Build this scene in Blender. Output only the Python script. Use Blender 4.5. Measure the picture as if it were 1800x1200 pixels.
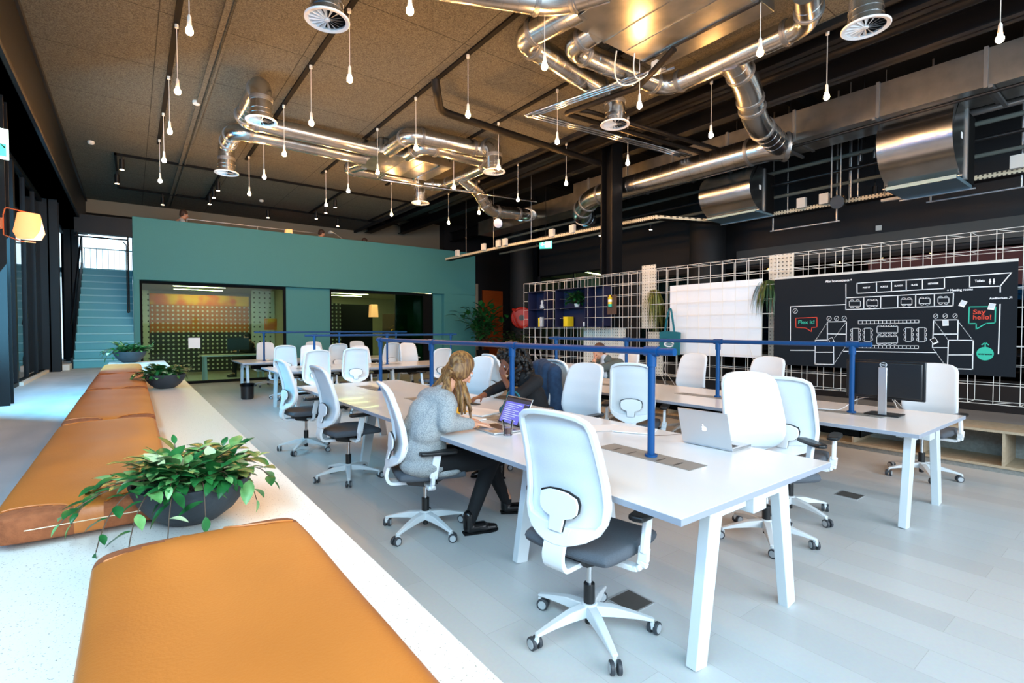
import bpy, math, random
from mathutils import Vector, Matrix, noise
for o in list(bpy.data.objects): bpy.data.objects.remove(o)
S = bpy.context.scene
COL = S.collection
random.seed(7)
PI = math.pi
# ------------------------------------------------------------------ camera
cam = bpy.data.cameras.new('camera'); cam.lens = 17.7; cam.sensor_width = 36; cam.clip_start = .05; cam.clip_end = 200
co = bpy.data.objects.new('camera', cam); COL.objects.link(co)
co.location = (0, 0, 1.45); co.rotation_euler = (math.radians(90-1.42), 0, math.radians(-37.1))
S.camera = co
# ------------------------------------------------------------------ world, daylight, exposure
S.view_settings.view_transform = 'Standard'; S.view_settings.look = 'None'
S.view_settings.gamma = 1; S.view_settings.use_curve_mapping = False
S.view_settings.exposure = 1.2
w = bpy.data.worlds.new('world'); S.world = w; w.use_nodes = True
bg = w.node_tree.nodes['Background']; bg.inputs[0].default_value = (.42, .68, 1, 1); bg.inputs[1].default_value = .55
def area(name, loc, target, sx, sy, power, color):
    l = bpy.data.lights.new(name, 'AREA'); l.shape = 'RECTANGLE'; l.size = sx; l.size_y = sy; l.energy = power; l.color = color
    o = bpy.data.objects.new(name, l); COL.objects.link(o); o.location = loc
    o.rotation_euler = (Vector(target)-Vector(loc)).to_track_quat('-Z', 'Y').to_euler()
    return o
# daylight coming in through the glazing of the long facade and of the end wall behind the viewpoint
area('daylight_facade', (-1.75, 1.5, 2.9), (2.2, 2.2, .3), 9, 2.3, 520, (.55, .84, 1))
area('daylight_facade_far', (-1.75, 8.7, 2.4), (1.5, 11.5, .6), 5.5, 2.8, 300, (.18, .66, 1))
area('daylight_end_wall', (3.2, -5.6, 3.1), (3.6, 1, .2), 8.5, 2.9, 400, (.84, .92, 1))
# ------------------------------------------------------------------ materials
def lin(c):
    if isinstance(c, str):
        c = [int(c[i:i+2], 16)/255 for i in (0, 2, 4)]
        c = [x/12.92 if x <= .04045 else ((x+.055)/1.055)**2.4 for x in c]
    return (c[0], c[1], c[2], 1)
MATS = {}
def mat(name, col, rough=.5, metal=0, col2=None, scale=20, stretch=(1, 1, 1), bump=0, bscale=None, emit=None, strength=0, coat=0, detail=4, spec=.5, sheen=0, rr=(.35, .65)):
    m = bpy.data.materials.new(name); m.use_nodes = True; nt = m.node_tree; N = nt.nodes; L = nt.links
    b = N['Principled BSDF']; b.inputs['Base Color'].default_value = lin(col); b.inputs['Roughness'].default_value = rough
    b.inputs['Metallic'].default_value = metal; b.inputs['Specular IOR Level'].default_value = spec
    b.inputs['Coat Weight'].default_value = coat; b.inputs['Sheen Weight'].default_value = sheen
    if emit: b.inputs['Emission Color'].default_value = lin(emit); b.inputs['Emission Strength'].default_value = strength
    if col2 or bump:
        tc = N.new('ShaderNodeTexCoord'); mp = N.new('ShaderNodeMapping'); mp.inputs['Scale'].default_value = stretch
        L.new(tc.outputs['Object'], mp.inputs[0])
        n = N.new('ShaderNodeTexNoise'); n.inputs['Scale'].default_value = scale; n.inputs['Detail'].default_value = detail
        L.new(mp.outputs[0], n.inputs['Vector'])
        if col2:
            r = N.new('ShaderNodeValToRGB'); r.color_ramp.elements[0].color = lin(col); r.color_ramp.elements[1].color = lin(col2)
            r.color_ramp.elements[0].position = rr[0]; r.color_ramp.elements[1].position = rr[1]
            L.new(n.outputs[0], r.inputs[0]); L.new(r.outputs[0], b.inputs['Base Color'])
        if bump:
            n2 = n
            if bscale:
                n2 = N.new('ShaderNodeTexNoise'); n2.inputs['Scale'].default_value = bscale; n2.inputs['Detail'].default_value = 3
                L.new(mp.outputs[0], n2.inputs['Vector'])
            bp = N.new('ShaderNodeBump'); bp.inputs['Strength'].default_value = bump; bp.inputs['Distance'].default_value = .01
            L.new(n2.outputs[0], bp.inputs['Height']); L.new(bp.outputs[0], b.inputs['Normal'])
    MATS[name] = m; return m
def glassmat(name, tint, refl=.12, rough=.02, ior=1.5):
    m = bpy.data.materials.new(name); m.use_nodes = True; nt = m.node_tree; N = nt.nodes; L = nt.links
    N.remove(N['Principled BSDF']); t = N.new('ShaderNodeBsdfTransparent'); t.inputs[0].default_value = lin(tint)
    g = N.new('ShaderNodeBsdfGlossy'); g.inputs['Roughness'].default_value = rough; g.inputs[0].default_value = (1, 1, 1, 1)
    f = N.new('ShaderNodeFresnel'); f.inputs[0].default_value = ior
    ma = N.new('ShaderNodeMath'); ma.operation = 'ADD'; ma.inputs[1].default_value = refl; L.new(f.outputs[0], ma.inputs[0])
    ma.use_clamp = True
    mi = N.new('ShaderNodeMixShader'); L.new(ma.outputs[0], mi.inputs[0]); L.new(t.outputs[0], mi.inputs[1]); L.new(g.outputs[0], mi.inputs[2])
    L.new(mi.outputs[0], N['Material Output'].inputs[0]); MATS[name] = m; return m
mat('desk_white', 'eeecea', .22, coat=.15)
mat('desk_edge', '9aa0ac', .45)
mat('chair_white', 'e8ecef', .38)
mat('chair_mesh', 'e4e8ea', .75, bump=.15, bscale=900, col2='dde2e6', scale=400)
mat('leg_grey', 'cfd6da', .4)
mat('seat_grey', '565c64', .85, col2='4c525a', scale=300, bump=.2, bscale=700)
mat('black_plastic', '141517', .35)
mat('black_matte', '08090a', .8, spec=.2)
mat('caster_tyre', '33373d', .5)
mat('caster_hub', 'a9b0b5', .4)
mat('chrome', 'c9ccd0', .16, 1)
mat('duct', 'b9bcbc', .24, 1, col2='cfd0cf', scale=3, bump=.05, bscale=14)
mat('duct_flat', 'a2a4a2', .33, 1, col2='b9bab6', scale=4, bump=.04, bscale=5)
mat('duct_seam', '8d9092', .45, .9)
mat('tube_black', '070708', .6, spec=.25, bump=.1, bscale=60)
mat('steel_black', '090b0f', .5, .2, spec=.3)
mat('blue_steel', '07457a', .4, spec=.3)
mat('navy', '11163a', .6)
mat('green_wall', '45898a', .7, col2='438687', scale=60, bump=.06, bscale=120)
mat('green_dark', '5f8f8c', .6)
mat('stair_teal', '3f98a6', .45)
mat('stair_nosing', '6cb2bc', .4)
mat('wire_white', 'e6e2da', .4)
mat('white_paint', 'd2d2cc', .6)
mat('wall_far_paint', '837d6e', .8)
mat('white_gloss', 'eef0f2', .25)
mat('dark_wall', '17181c', .6)
mat('darker_wall', '0e1013', .7)
mat('grey_band', '4a4a48', .7)
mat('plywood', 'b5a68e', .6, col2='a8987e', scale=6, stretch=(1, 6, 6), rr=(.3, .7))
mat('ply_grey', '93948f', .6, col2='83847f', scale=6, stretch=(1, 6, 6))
mat('office_beige', 'b7ac98', .8)
mat('concrete', 'c2cace', .55, col2='98a8b0', scale=2.2, detail=9, bump=.15, bscale=12, stretch=(1, .35, 1), rr=(.35, .7))
mat('terrazzo', '8f8b80', .28, col2='dcdbd5', scale=240, rr=(.30, .36), detail=2)
mat('leather', 'b56a2a', .38, col2='a25d24', scale=3.5, detail=6, bump=.06, bscale=220, rr=(.3, .75))
mat('leather_suede', '7c4220', .85, col2='8d4f2a', scale=60, bump=.2, bscale=300)
mat('stitch', 'd9c7a8', .7)
mat('fibre', 'c69a58', .9, col2='d8b377', scale=200)
mat('bowl', '20262d', .6, col2='2a3138', scale=12, bump=.1, bscale=90)
mat('pebbles', '4a423e', .8, col2='8b7f78', scale=120, bump=1, bscale=120, rr=(.4, .6))
mat('leaf', '164a24', .3, col2='266a32', scale=25)
mat('leaf_light', '457f40', .35, col2='76a263', scale=30)
mat('leaf_dark', '1f3d1c', .4, col2='31562a', scale=12)
mat('leaf_pale', 'b4c596', .5)
mat('stem', '4c3a2a', .6)
mat('grass', '5d6b2a', .6, col2='7f7a35', scale=10)
mat('orange_door', 'b4551c', .55)
mat('red', 'c42312', .4)
mat('red_dark', '3c050c', .6)
mat('lamp_copper', 'c8622a', .4, .3)
mat('lamp_shade', 'f0b080', .7, emit='ff9a58', strength=.75)
mat('bulb', 'fff0d0', .5, emit='ffb768', strength=290)
mat('bulb_socket', 'e9e4da', .5)
mat('spot_glow', 'ffffff', .5, emit='ffd9a8', strength=16)
mat('strip_glow', 'ffffff', .5, emit='fff0a0', strength=22)
mat('white_glow', 'ffffff', .5, emit='f2f6f6', strength=1.2)
mat('yellow', 'e3c514', .5)
mat('orange_poster', 'f06c00', .6, col2='ffb414', scale=2.2, detail=2, rr=(.45, .6))
mat('brown_board', '523a2c', .7)
mat('skin', 'd9a17f', .5, col2='d0967a', scale=20)
mat('skin_dark', '7a4a34', .5)
mat('hair_blond', '5d3c20', .5, col2='99703f', scale=60, stretch=(1, 1, .12), bump=.4, bscale=140, rr=(.4, .62))
mat('hair_black', '0d0a09', .55, bump=.8, bscale=60)
mat('hair_brown', '4a3226', .6, bump=.4, bscale=120)
mat('knit', 'b4b8b8', .95, col2='858b8e', scale=150, stretch=(1, 1, 2.2), bump=.7, bscale=150, rr=(.42, .62))
mat('cloth_black', '0d0e12', .85, bump=.15, bscale=300)
mat('cloth_grey', '4e5652', .9, col2='5a625e', scale=200)
mat('cloth_white', 'c9ccd0', .9)
mat('denim', '17304e', .85, col2='23405f', scale=20, bump=.3, bscale=18)
mat('shoe_black', '0b0b0d', .25)
mat('buckle', 'd9b872', .3, 1)
mat('aluminium', 'cdd0d3', .32, .85)
mat('key_black', '141416', .5)
mat('paper', 'efefee', .7)
mat('paper_yellow', 'e0a21e', .7)
mat('tote_teal', '0f6470', .85, bump=.2, bscale=250)
mat('board_dark', '151c23', .75, spec=.2)
mat('line_white', 'e9ecee', .6)
mat('line_teal', '2fb79a', .6)
mat('line_red', 'd8442a', .6)
mat('exit_green', '2a9a78', .5, emit='4fd0b0', strength=.8)
mat('exit_white', 'e8fff8', .5, emit='d8fff4', strength=1.2)
mat('screen_purple', '5a58a8', .4, emit='6a68c8', strength=.35)
mat('screen_dark', '2a2e38', .4, emit='30364a', strength=.3)
mat('tray_grey', '8e8c86', .45, .2)
mat('tray_cream', 'd8ccb0', .5)
mat('grille_blue', '7fa0b0', .4, .6)
mat('drink', '4a1c10', .15)
mat('hatch', '4c4844', .6)
mat('ceiling_dark', '0c0c0d', .85)
mat('landing_wall_glow', 'dfeaf0', .6, emit='cfe6f4', strength=1.0)  # bright landing room: its light is put into the wall as a glow
glassmat('glass', 'cfe4e0', .0, ior=1.12)
glassmat('glass_facade', '5d86a0', .0, ior=1.3)
glassmat('glass_clear', 'fbfdfd', .01, ior=1.3)
glassmat('glass_teal', '4f8f88', .0, ior=1.25)
glassmat('glass_dark', '5c6660', .0, ior=1.3)
def floor_mat():
    m = mat('floor_vinyl', 'c3c6c8', .34); nt = m.node_tree; N = nt.nodes; L = nt.links; b = N['Principled BSDF']
    tc = N.new('ShaderNodeTexCoord'); mp = N.new('ShaderNodeMapping'); mp.inputs['Rotation'].default_value = (0, 0, PI/2)
    L.new(tc.outputs['Object'], mp.inputs[0])
    br = N.new('ShaderNodeTexBrick'); br.inputs['Scale'].default_value = 1; br.inputs['Brick Width'].default_value = 1.3; br.inputs['Row Height'].default_value = .22
    br.inputs['Mortar Size'].default_value = .0012; br.inputs['Color1'].default_value = lin('c9cccc'); br.inputs['Color2'].default_value = lin('bdbfbf'); br.inputs['Mortar'].default_value = lin('adaeae')
    L.new(mp.outputs[0], br.inputs['Vector'])
    n = N.new('ShaderNodeTexNoise'); n.inputs['Scale'].default_value = 60; mx = N.new('ShaderNodeMix'); mx.data_type = 'RGBA'; mx.blend_type = 'MULTIPLY'
    mx.inputs[0].default_value = .12; L.new(tc.outputs['Object'], n.inputs['Vector']); L.new(br.outputs['Color'], mx.inputs[6]); L.new(n.outputs['Color'], mx.inputs[7])
    L.new(mx.outputs[2], b.inputs['Base Color'])
floor_mat()
def ceil_mat():
    m = mat('ceiling_fibre', '8c8275', .95); nt = m.node_tree; N = nt.nodes; L = nt.links; b = N['Principled BSDF']
    tc = N.new('ShaderNodeTexCoord')
    n = N.new('ShaderNodeTexNoise'); n.inputs['Scale'].default_value = 75; n.inputs['Detail'].default_value = 5; n.inputs['Roughness'].default_value = .75; L.new(tc.outputs['Object'], n.inputs['Vector'])
    r = N.new('ShaderNodeValToRGB'); r.color_ramp.elements[0].color = lin('3a382f'); r.color_ramp.elements[1].color = lin('726e60'); r.color_ramp.elements[0].position = .38; r.color_ramp.elements[1].position = .62
    L.new(n.outputs[0], r.inputs[0])
    br = N.new('ShaderNodeTexBrick'); br.offset = 0; br.inputs['Scale'].default_value = 1; br.inputs['Brick Width'].default_value = 1.52; br.inputs['Row Height'].default_value = 1.5
    br.inputs['Mortar Size'].default_value = .006; br.inputs['Color1'].default_value = (1, 1, 1, 1); br.inputs['Color2'].default_value = (.95, .95, .95, 1); br.inputs['Mortar'].default_value = (.25, .24, .22, 1)
    mp = N.new('ShaderNodeMapping'); mp.inputs['Location'].default_value = (-.3, .6, 0); L.new(tc.outputs['Object'], mp.inputs[0]); L.new(mp.outputs[0], br.inputs['Vector'])
    mx = N.new('ShaderNodeMix'); mx.data_type = 'RGBA'; mx.blend_type = 'MULTIPLY'; mx.inputs[0].default_value = 1
    L.new(r.outputs[0], mx.inputs[6]); L.new(br.outputs['Color'], mx.inputs[7]); L.new(mx.outputs[2], b.inputs['Base Color'])
    bp = N.new('ShaderNodeBump'); bp.inputs['Strength'].default_value = .6; bp.inputs['Distance'].default_value = .01; L.new(n.outputs[0], bp.inputs['Height']); L.new(bp.outputs[0], b.inputs['Normal'])
ceil_mat()
def dots_mat(name, base, hole, pitch, frac=.22, ax=(0, 2), em=0):
    """round holes on a square grid, in object space"""
    m = mat(name, base, .6); nt = m.node_tree; N = nt.nodes; L = nt.links; b = N['Principled BSDF']
    tc = N.new('ShaderNodeTexCoord'); sp = N.new('ShaderNodeSeparateXYZ'); L.new(tc.outputs['Object'], sp.inputs[0])
    def mth(op, a, c=None):
        n = N.new('ShaderNodeMath'); n.operation = op
        for i, v in enumerate((a, c)):
            if v is None: continue
            if isinstance(v, (int, float)): n.inputs[i].default_value = v
            else: L.new(v, n.inputs[i])
        return n.outputs[0]
    d = []
    for a in ax:
        f = mth('FRACT', mth('ADD', mth('DIVIDE', sp.outputs[a], pitch), 100.0)); f = mth('SUBTRACT', f, .5); d.append(mth('MULTIPLY', f, f))
    mask = mth('LESS_THAN', mth('ADD', d[0], d[1]), frac*frac)
    mx = N.new('ShaderNodeMix'); mx.data_type = 'RGBA'; L.new(mask, mx.inputs[0]); mx.inputs[6].default_value = lin(base); mx.inputs[7].default_value = lin(hole)
    L.new(mx.outputs[2], b.inputs['Base Color'])
    return m
dots_mat('pegboard_white', 'd6d2c4', '3a3a36', .16, .17, (0, 2))
dots_mat('pegboard_side', 'd6d2c4', '3a3a36', .055, .17, (1, 2))
dots_mat('pegboard_dark', '30281c', 'ddd6b4', .13, .22, (0, 2))
dots_mat('tray_holes', 'd8ccb0', '4a4438', .05, .25, (1, 2))
# ------------------------------------------------------------------ mesh helpers
class MB:
    def __init__(s): s.v = []; s.f = []
    def add(s, vs, fs):
        n = len(s.v); s.v += [Vector(v) for v in vs]; s.f += [[n+i for i in f] for f in fs]; return s
    def box(s, x0, x1, y0, y1, z0, z1, M=None):
        vs = [Vector((x, y, z)) for z in (z0, z1) for y in (y0, y1) for x in (x0, x1)]
        if M: vs = [M @ v for v in vs]
        return s.add(vs, [(0, 2, 3, 1), (4, 5, 7, 6), (0, 1, 5, 4), (2, 6, 7, 3), (0, 4, 6, 2), (1, 3, 7, 5)])
    def beam(s, p0, p1, w, h, up=(0, 0, 1), w1=None, h1=None):
        p0, p1 = Vector(p0), Vector(p1); d = (p1-p0).normalized(); u = Vector(up)
        if abs(d.dot(u)) > .99: u = Vector((0, 1, 0))
        r = d.cross(u).normalized(); u = r.cross(d); w1 = w1 or w; h1 = h1 or h; vs = []
        for p, a, b in ((p0, w, h), (p1, w1, h1)):
            vs += [p-r*a/2-u*b/2, p+r*a/2-u*b/2, p+r*a/2+u*b/2, p-r*a/2+u*b/2]
        return s.add(vs, [(3, 2, 1, 0), (4, 5, 6, 7), (0, 1, 5, 4), (1, 2, 6, 5), (2, 3, 7, 6), (3, 0, 4, 7)])
    def tube(s, pts, r, n=10, closed=False, caps=True, sy=1.0):
        pts = [Vector(p) for p in pts]; m = len(pts); rs = r if isinstance(r, (list, tuple)) else [r]*m
        tans = []
        for i in range(m):
            a = pts[(i-1) % m] if closed or i > 0 else pts[i]; b = pts[(i+1) % m] if closed or i < m-1 else pts[i]
            tans.append((b-a).normalized() if (b-a).length > 1e-9 else Vector((0, 0, 1)))
        t = tans[0]; u = Vector((0, 0, 1)) if abs(t.z) < .9 else Vector((0, 1, 0)); u = (u-t*u.dot(t)).normalized()
        vs = []
        for i in range(m):
            t = tans[i]; u = (u-t*u.dot(t)); u = u.normalized() if u.length > 1e-6 else t.orthogonal().normalized(); v = t.cross(u)
            k = 1.0
            if 0 < i < m-1:
                c = (pts[i]-pts[i-1]).normalized().dot((pts[i+1]-pts[i]).normalized()); k = 1/max(.6, math.sqrt(max(.01, (1+c)/2)))
            for j in range(n):
                a = 2*PI*(j+.5)/n; vs.append(pts[i]+u*math.cos(a)*rs[i]*sy*1.0+v*math.sin(a)*rs[i])
        fs = []
        for i in range(m if closed else m-1):
            for j in range(n):
                a = i*n+j; b = i*n+(j+1) % n; c = ((i+1) % m)*n+(j+1) % n; d = ((i+1) % m)*n+j; fs.append((a, b, c, d))
        if caps and not closed: fs += [tuple(range(n))[::-1], tuple((m-1)*n+j for j in range(n))]
        return s.add(vs, fs)
    def cyl(s, p0, p1, r, n=16, r1=None): return s.tube([p0, p1], [r, r if r1 is None else r1], n)
    def lathe(s, prof, n=24, c=(0, 0, 0), sx=1, sy=1, caps=True):
        c = Vector(c); vs = [c+Vector((r*math.cos(2*PI*j/n)*sx, r*math.sin(2*PI*j/n)*sy, z)) for r, z in prof for j in range(n)]
        fs = [(i*n+j, i*n+(j+1) % n, (i+1)*n+(j+1) % n, (i+1)*n+j) for i in range(len(prof)-1) for j in range(n)]
        if caps: fs += [tuple(range(n))[::-1], tuple((len(prof)-1)*n+j for j in range(n))]
        return s.add(vs, fs)
    def prism(s, poly, d):
        d = Vector(d); p = [Vector(q) for q in poly]; n = len(p)
        return s.add(p+[q+d for q in p], [tuple(range(n))[::-1], tuple(range(n, 2*n))]+[(i, (i+1) % n, n+(i+1) % n, n+i) for i in range(n)])
    def ring(s, outer, inner, d):
        """closed frame between two loops with equal counts, extruded by d"""
        d = Vector(d); n = len(outer); O = [Vector(q) for q in outer]; I = [Vector(q) for q in inner]
        vs = O+I+[q+d for q in O]+[q+d for q in I]; fs = []
        for i in range(n):
            j = (i+1) % n
            fs += [(i, n+i, n+j, j), (2*n+i, 2*n+j, 3*n+j, 3*n+i), (i, j, 2*n+j, 2*n+i), (n+i, 3*n+i, 3*n+j, n+j)]
        return s.add(vs, fs)
    def ell(s, c, r, n=14, m=9, M=None):
        c = Vector(c); r = r if isinstance(r, (tuple, list)) else (r, r, r); vs = []; fs = []
        for i in range(m+1):
            a = PI*i/m
            for j in range(n):
                b = 2*PI*j/n; p = Vector((r[0]*math.sin(a)*math.cos(b), r[1]*math.sin(a)*math.sin(b), r[2]*math.cos(a)))
                if M: p = M @ p
                vs.append(c+p)
        for i in range(m):
            for j in range(n): fs.append((i*n+j, (i+1)*n+j, (i+1)*n+(j+1) % n, i*n+(j+1) % n))
        return s.add(vs, fs)
    def cap(s, p0, r0, p1, r1, n=12):
        p0, p1 = Vector(p0), Vector(p1); s.ell(p0, r0, n, 8); s.ell(p1, r1, n, 8); return s.tube([p0, p1], [r0, r1], n)
    def xf(s, M): s.v = [M @ v for v in s.v]; return s
    def build(s, name, m, parent=None, bev=0, seg=2, ang=38, vox=0, smooth=0, sub=0, loc=None, merge=True):
        me = bpy.data.meshes.new(name); me.from_pydata(s.v, [], s.f)
        import bmesh
        bm = bmesh.new(); bm.from_mesh(me)
        if merge: bmesh.ops.remove_doubles(bm, verts=bm.verts, dist=1e-5)
        bmesh.ops.recalc_face_normals(bm, faces=bm.faces); bm.to_mesh(me); bm.free()
        for p in me.polygons: p.use_smooth = True
        me.set_sharp_from_angle(angle=math.radians(ang))
        if isinstance(m, str): m = MATS[m]
        me.materials.append(m)
        o = bpy.data.objects.new(name, me); COL.objects.link(o)
        if parent: o.parent = parent
        if loc: o.location = loc
        if vox:
            r = o.modifiers.new('r', 'REMESH'); r.mode = 'VOXEL'; r.voxel_size = vox; r.use_smooth_shade = True
        if smooth:
            q = o.modifiers.new('s', 'SMOOTH'); q.iterations = smooth; q.factor = .6
        if bev:
            b = o.modifiers.new('b', 'BEVEL'); b.width = bev; b.segments = seg; b.limit_method = 'ANGLE'; b.angle_limit = math.radians(35); b.harden_normals = False
        if sub:
            q = o.modifiers.new('u', 'SUBSURF'); q.levels = sub; q.render_levels = sub
        return o
def tag(o, label=None, cat=None, group=None, kind=None):
    if label: o['label'] = label
    if cat: o['category'] = cat
    if group: o['group'] = group
    if kind: o['kind'] = kind
    return o
def thing(name, label, cat, loc=(0, 0, 0), rz=0, group=None):
    o = bpy.data.objects.new(name, None); COL.objects.link(o); o.empty_display_size = .1
    o.location = loc; o.rotation_euler = (0, 0, rz); return tag(o, label, cat, group)
def struct(name, mb, m, **k):
    o = mb.build(name, m, **k)
    if not k.get('parent'): o['kind'] = 'structure'
    return o
def copy_tree(o, parent=None):
    c = o.copy(); COL.objects.link(c)
    if parent: c.parent = parent
    for ch in list(o.children): copy_tree(ch, c)
    return c
def bez(p0, p1, p2, p3, n=10):
    p0, p1, p2, p3 = map(Vector, (p0, p1, p2, p3))
    return [p0*(1-t)**3+p1*3*t*(1-t)**2+p2*3*t*t*(1-t)+p3*t**3 for t in [i/n for i in range(n+1)]]
def fillet(pts, rad, k=4):
    """polyline with rounded corners"""
    P = [Vector(p) for p in pts]; out = [P[0]]
    for i in range(1, len(P)-1):
        a = (P[i-1]-P[i]); b = (P[i+1]-P[i]); r = min(rad, a.length*.49, b.length*.49); A = P[i]+a.normalized()*r; B = P[i]+b.normalized()*r
        for j in range(k+1):
            t = j/k; out.append(A*(1-t)**2+P[i]*2*t*(1-t)+B*t*t)
    return out+[P[-1]]
def text_mesh(name, s, size, m, parent, M, width=None, ext=.0008, bold=0):
    c = bpy.data.curves.new(name, 'FONT'); c.body = s; c.size = size; c.extrude = ext; c.offset = bold; c.resolution_u = 3
    t = bpy.data.objects.new('tmp', c); COL.objects.link(t); bpy.context.view_layer.update()
    dg = bpy.context.evaluated_depsgraph_get(); me = bpy.data.meshes.new_from_object(t.evaluated_get(dg))
    xs = [v.co.x for v in me.vertices]; k = 1 if not width else width/(max(xs)-min(xs)); x0 = min(xs)
    for v in me.vertices: v.co.x = (v.co.x-x0)*k
    me.transform(M); bpy.data.objects.remove(t); me.materials.clear(); me.materials.append(MATS[m]); me.name = name
    o = bpy.data.objects.new(name, me); COL.objects.link(o)
    if parent: o.parent = parent
    return o
BD_PL = [[(0.99,1.043),(0.993,0.919),(1.821,0.927),(1.819,1.044),(0.99,1.043)],[(1.192,1.046),(1.195,0.922)],[(1.34,1.046),(1.342,0.927)],[(1.48,1.045),(1.482,0.926)],[(1.628,1.043),(1.63,0.925)],[(1.819,1.044),(2.027,1.047),(2.342,1.051),(2.263,0.922),(2.028,0.925),(2.027,1.047)],[(2.263,0.922),(2.264,0.861)],[(0.871,1.042),(0.874,0.87),(1.898,0.876),(1.896,0.734),(0.874,0.724),(0.874,0.87)],[(1.065,0.87),(1.067,0.73)],[(1.237,0.87),(1.239,0.728)],[(1.403,0.872),(1.405,0.73)],[(1.569,0.873),(1.571,0.732)],[(1.736,0.874),(1.738,0.733)],[(0.872,0.789),(0.216,0.785),(0.221,0.3),(0.526,0.306)],[(0.223,0.199),(0.528,0.208)],[(0.859,0.208),(1.761,0.225)],[(0.673,0.336),(0.669,0.576),(0.884,0.577),(0.885,0.29)],[(0.675,0.423),(0.883,0.421)],[(0.673,0.345),(0.53,0.34),(0.531,0.03),(0.75,0.037),(0.745,0.293)],[(0.534,0.184),(0.747,0.192)],[(1.94,0.365),(1.94,0.584),(1.734,0.584),(1.729,0.278),(1.858,0.282)],[(1.733,0.429),(1.939,0.431)],[(1.863,0.363),(2.066,0.366),(2.065,0.06),(1.861,0.057),(1.863,0.363)],[(1.861,0.204),(2.065,0.213)],[(2.265,0.736),(2.261,0.233)]]
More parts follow.
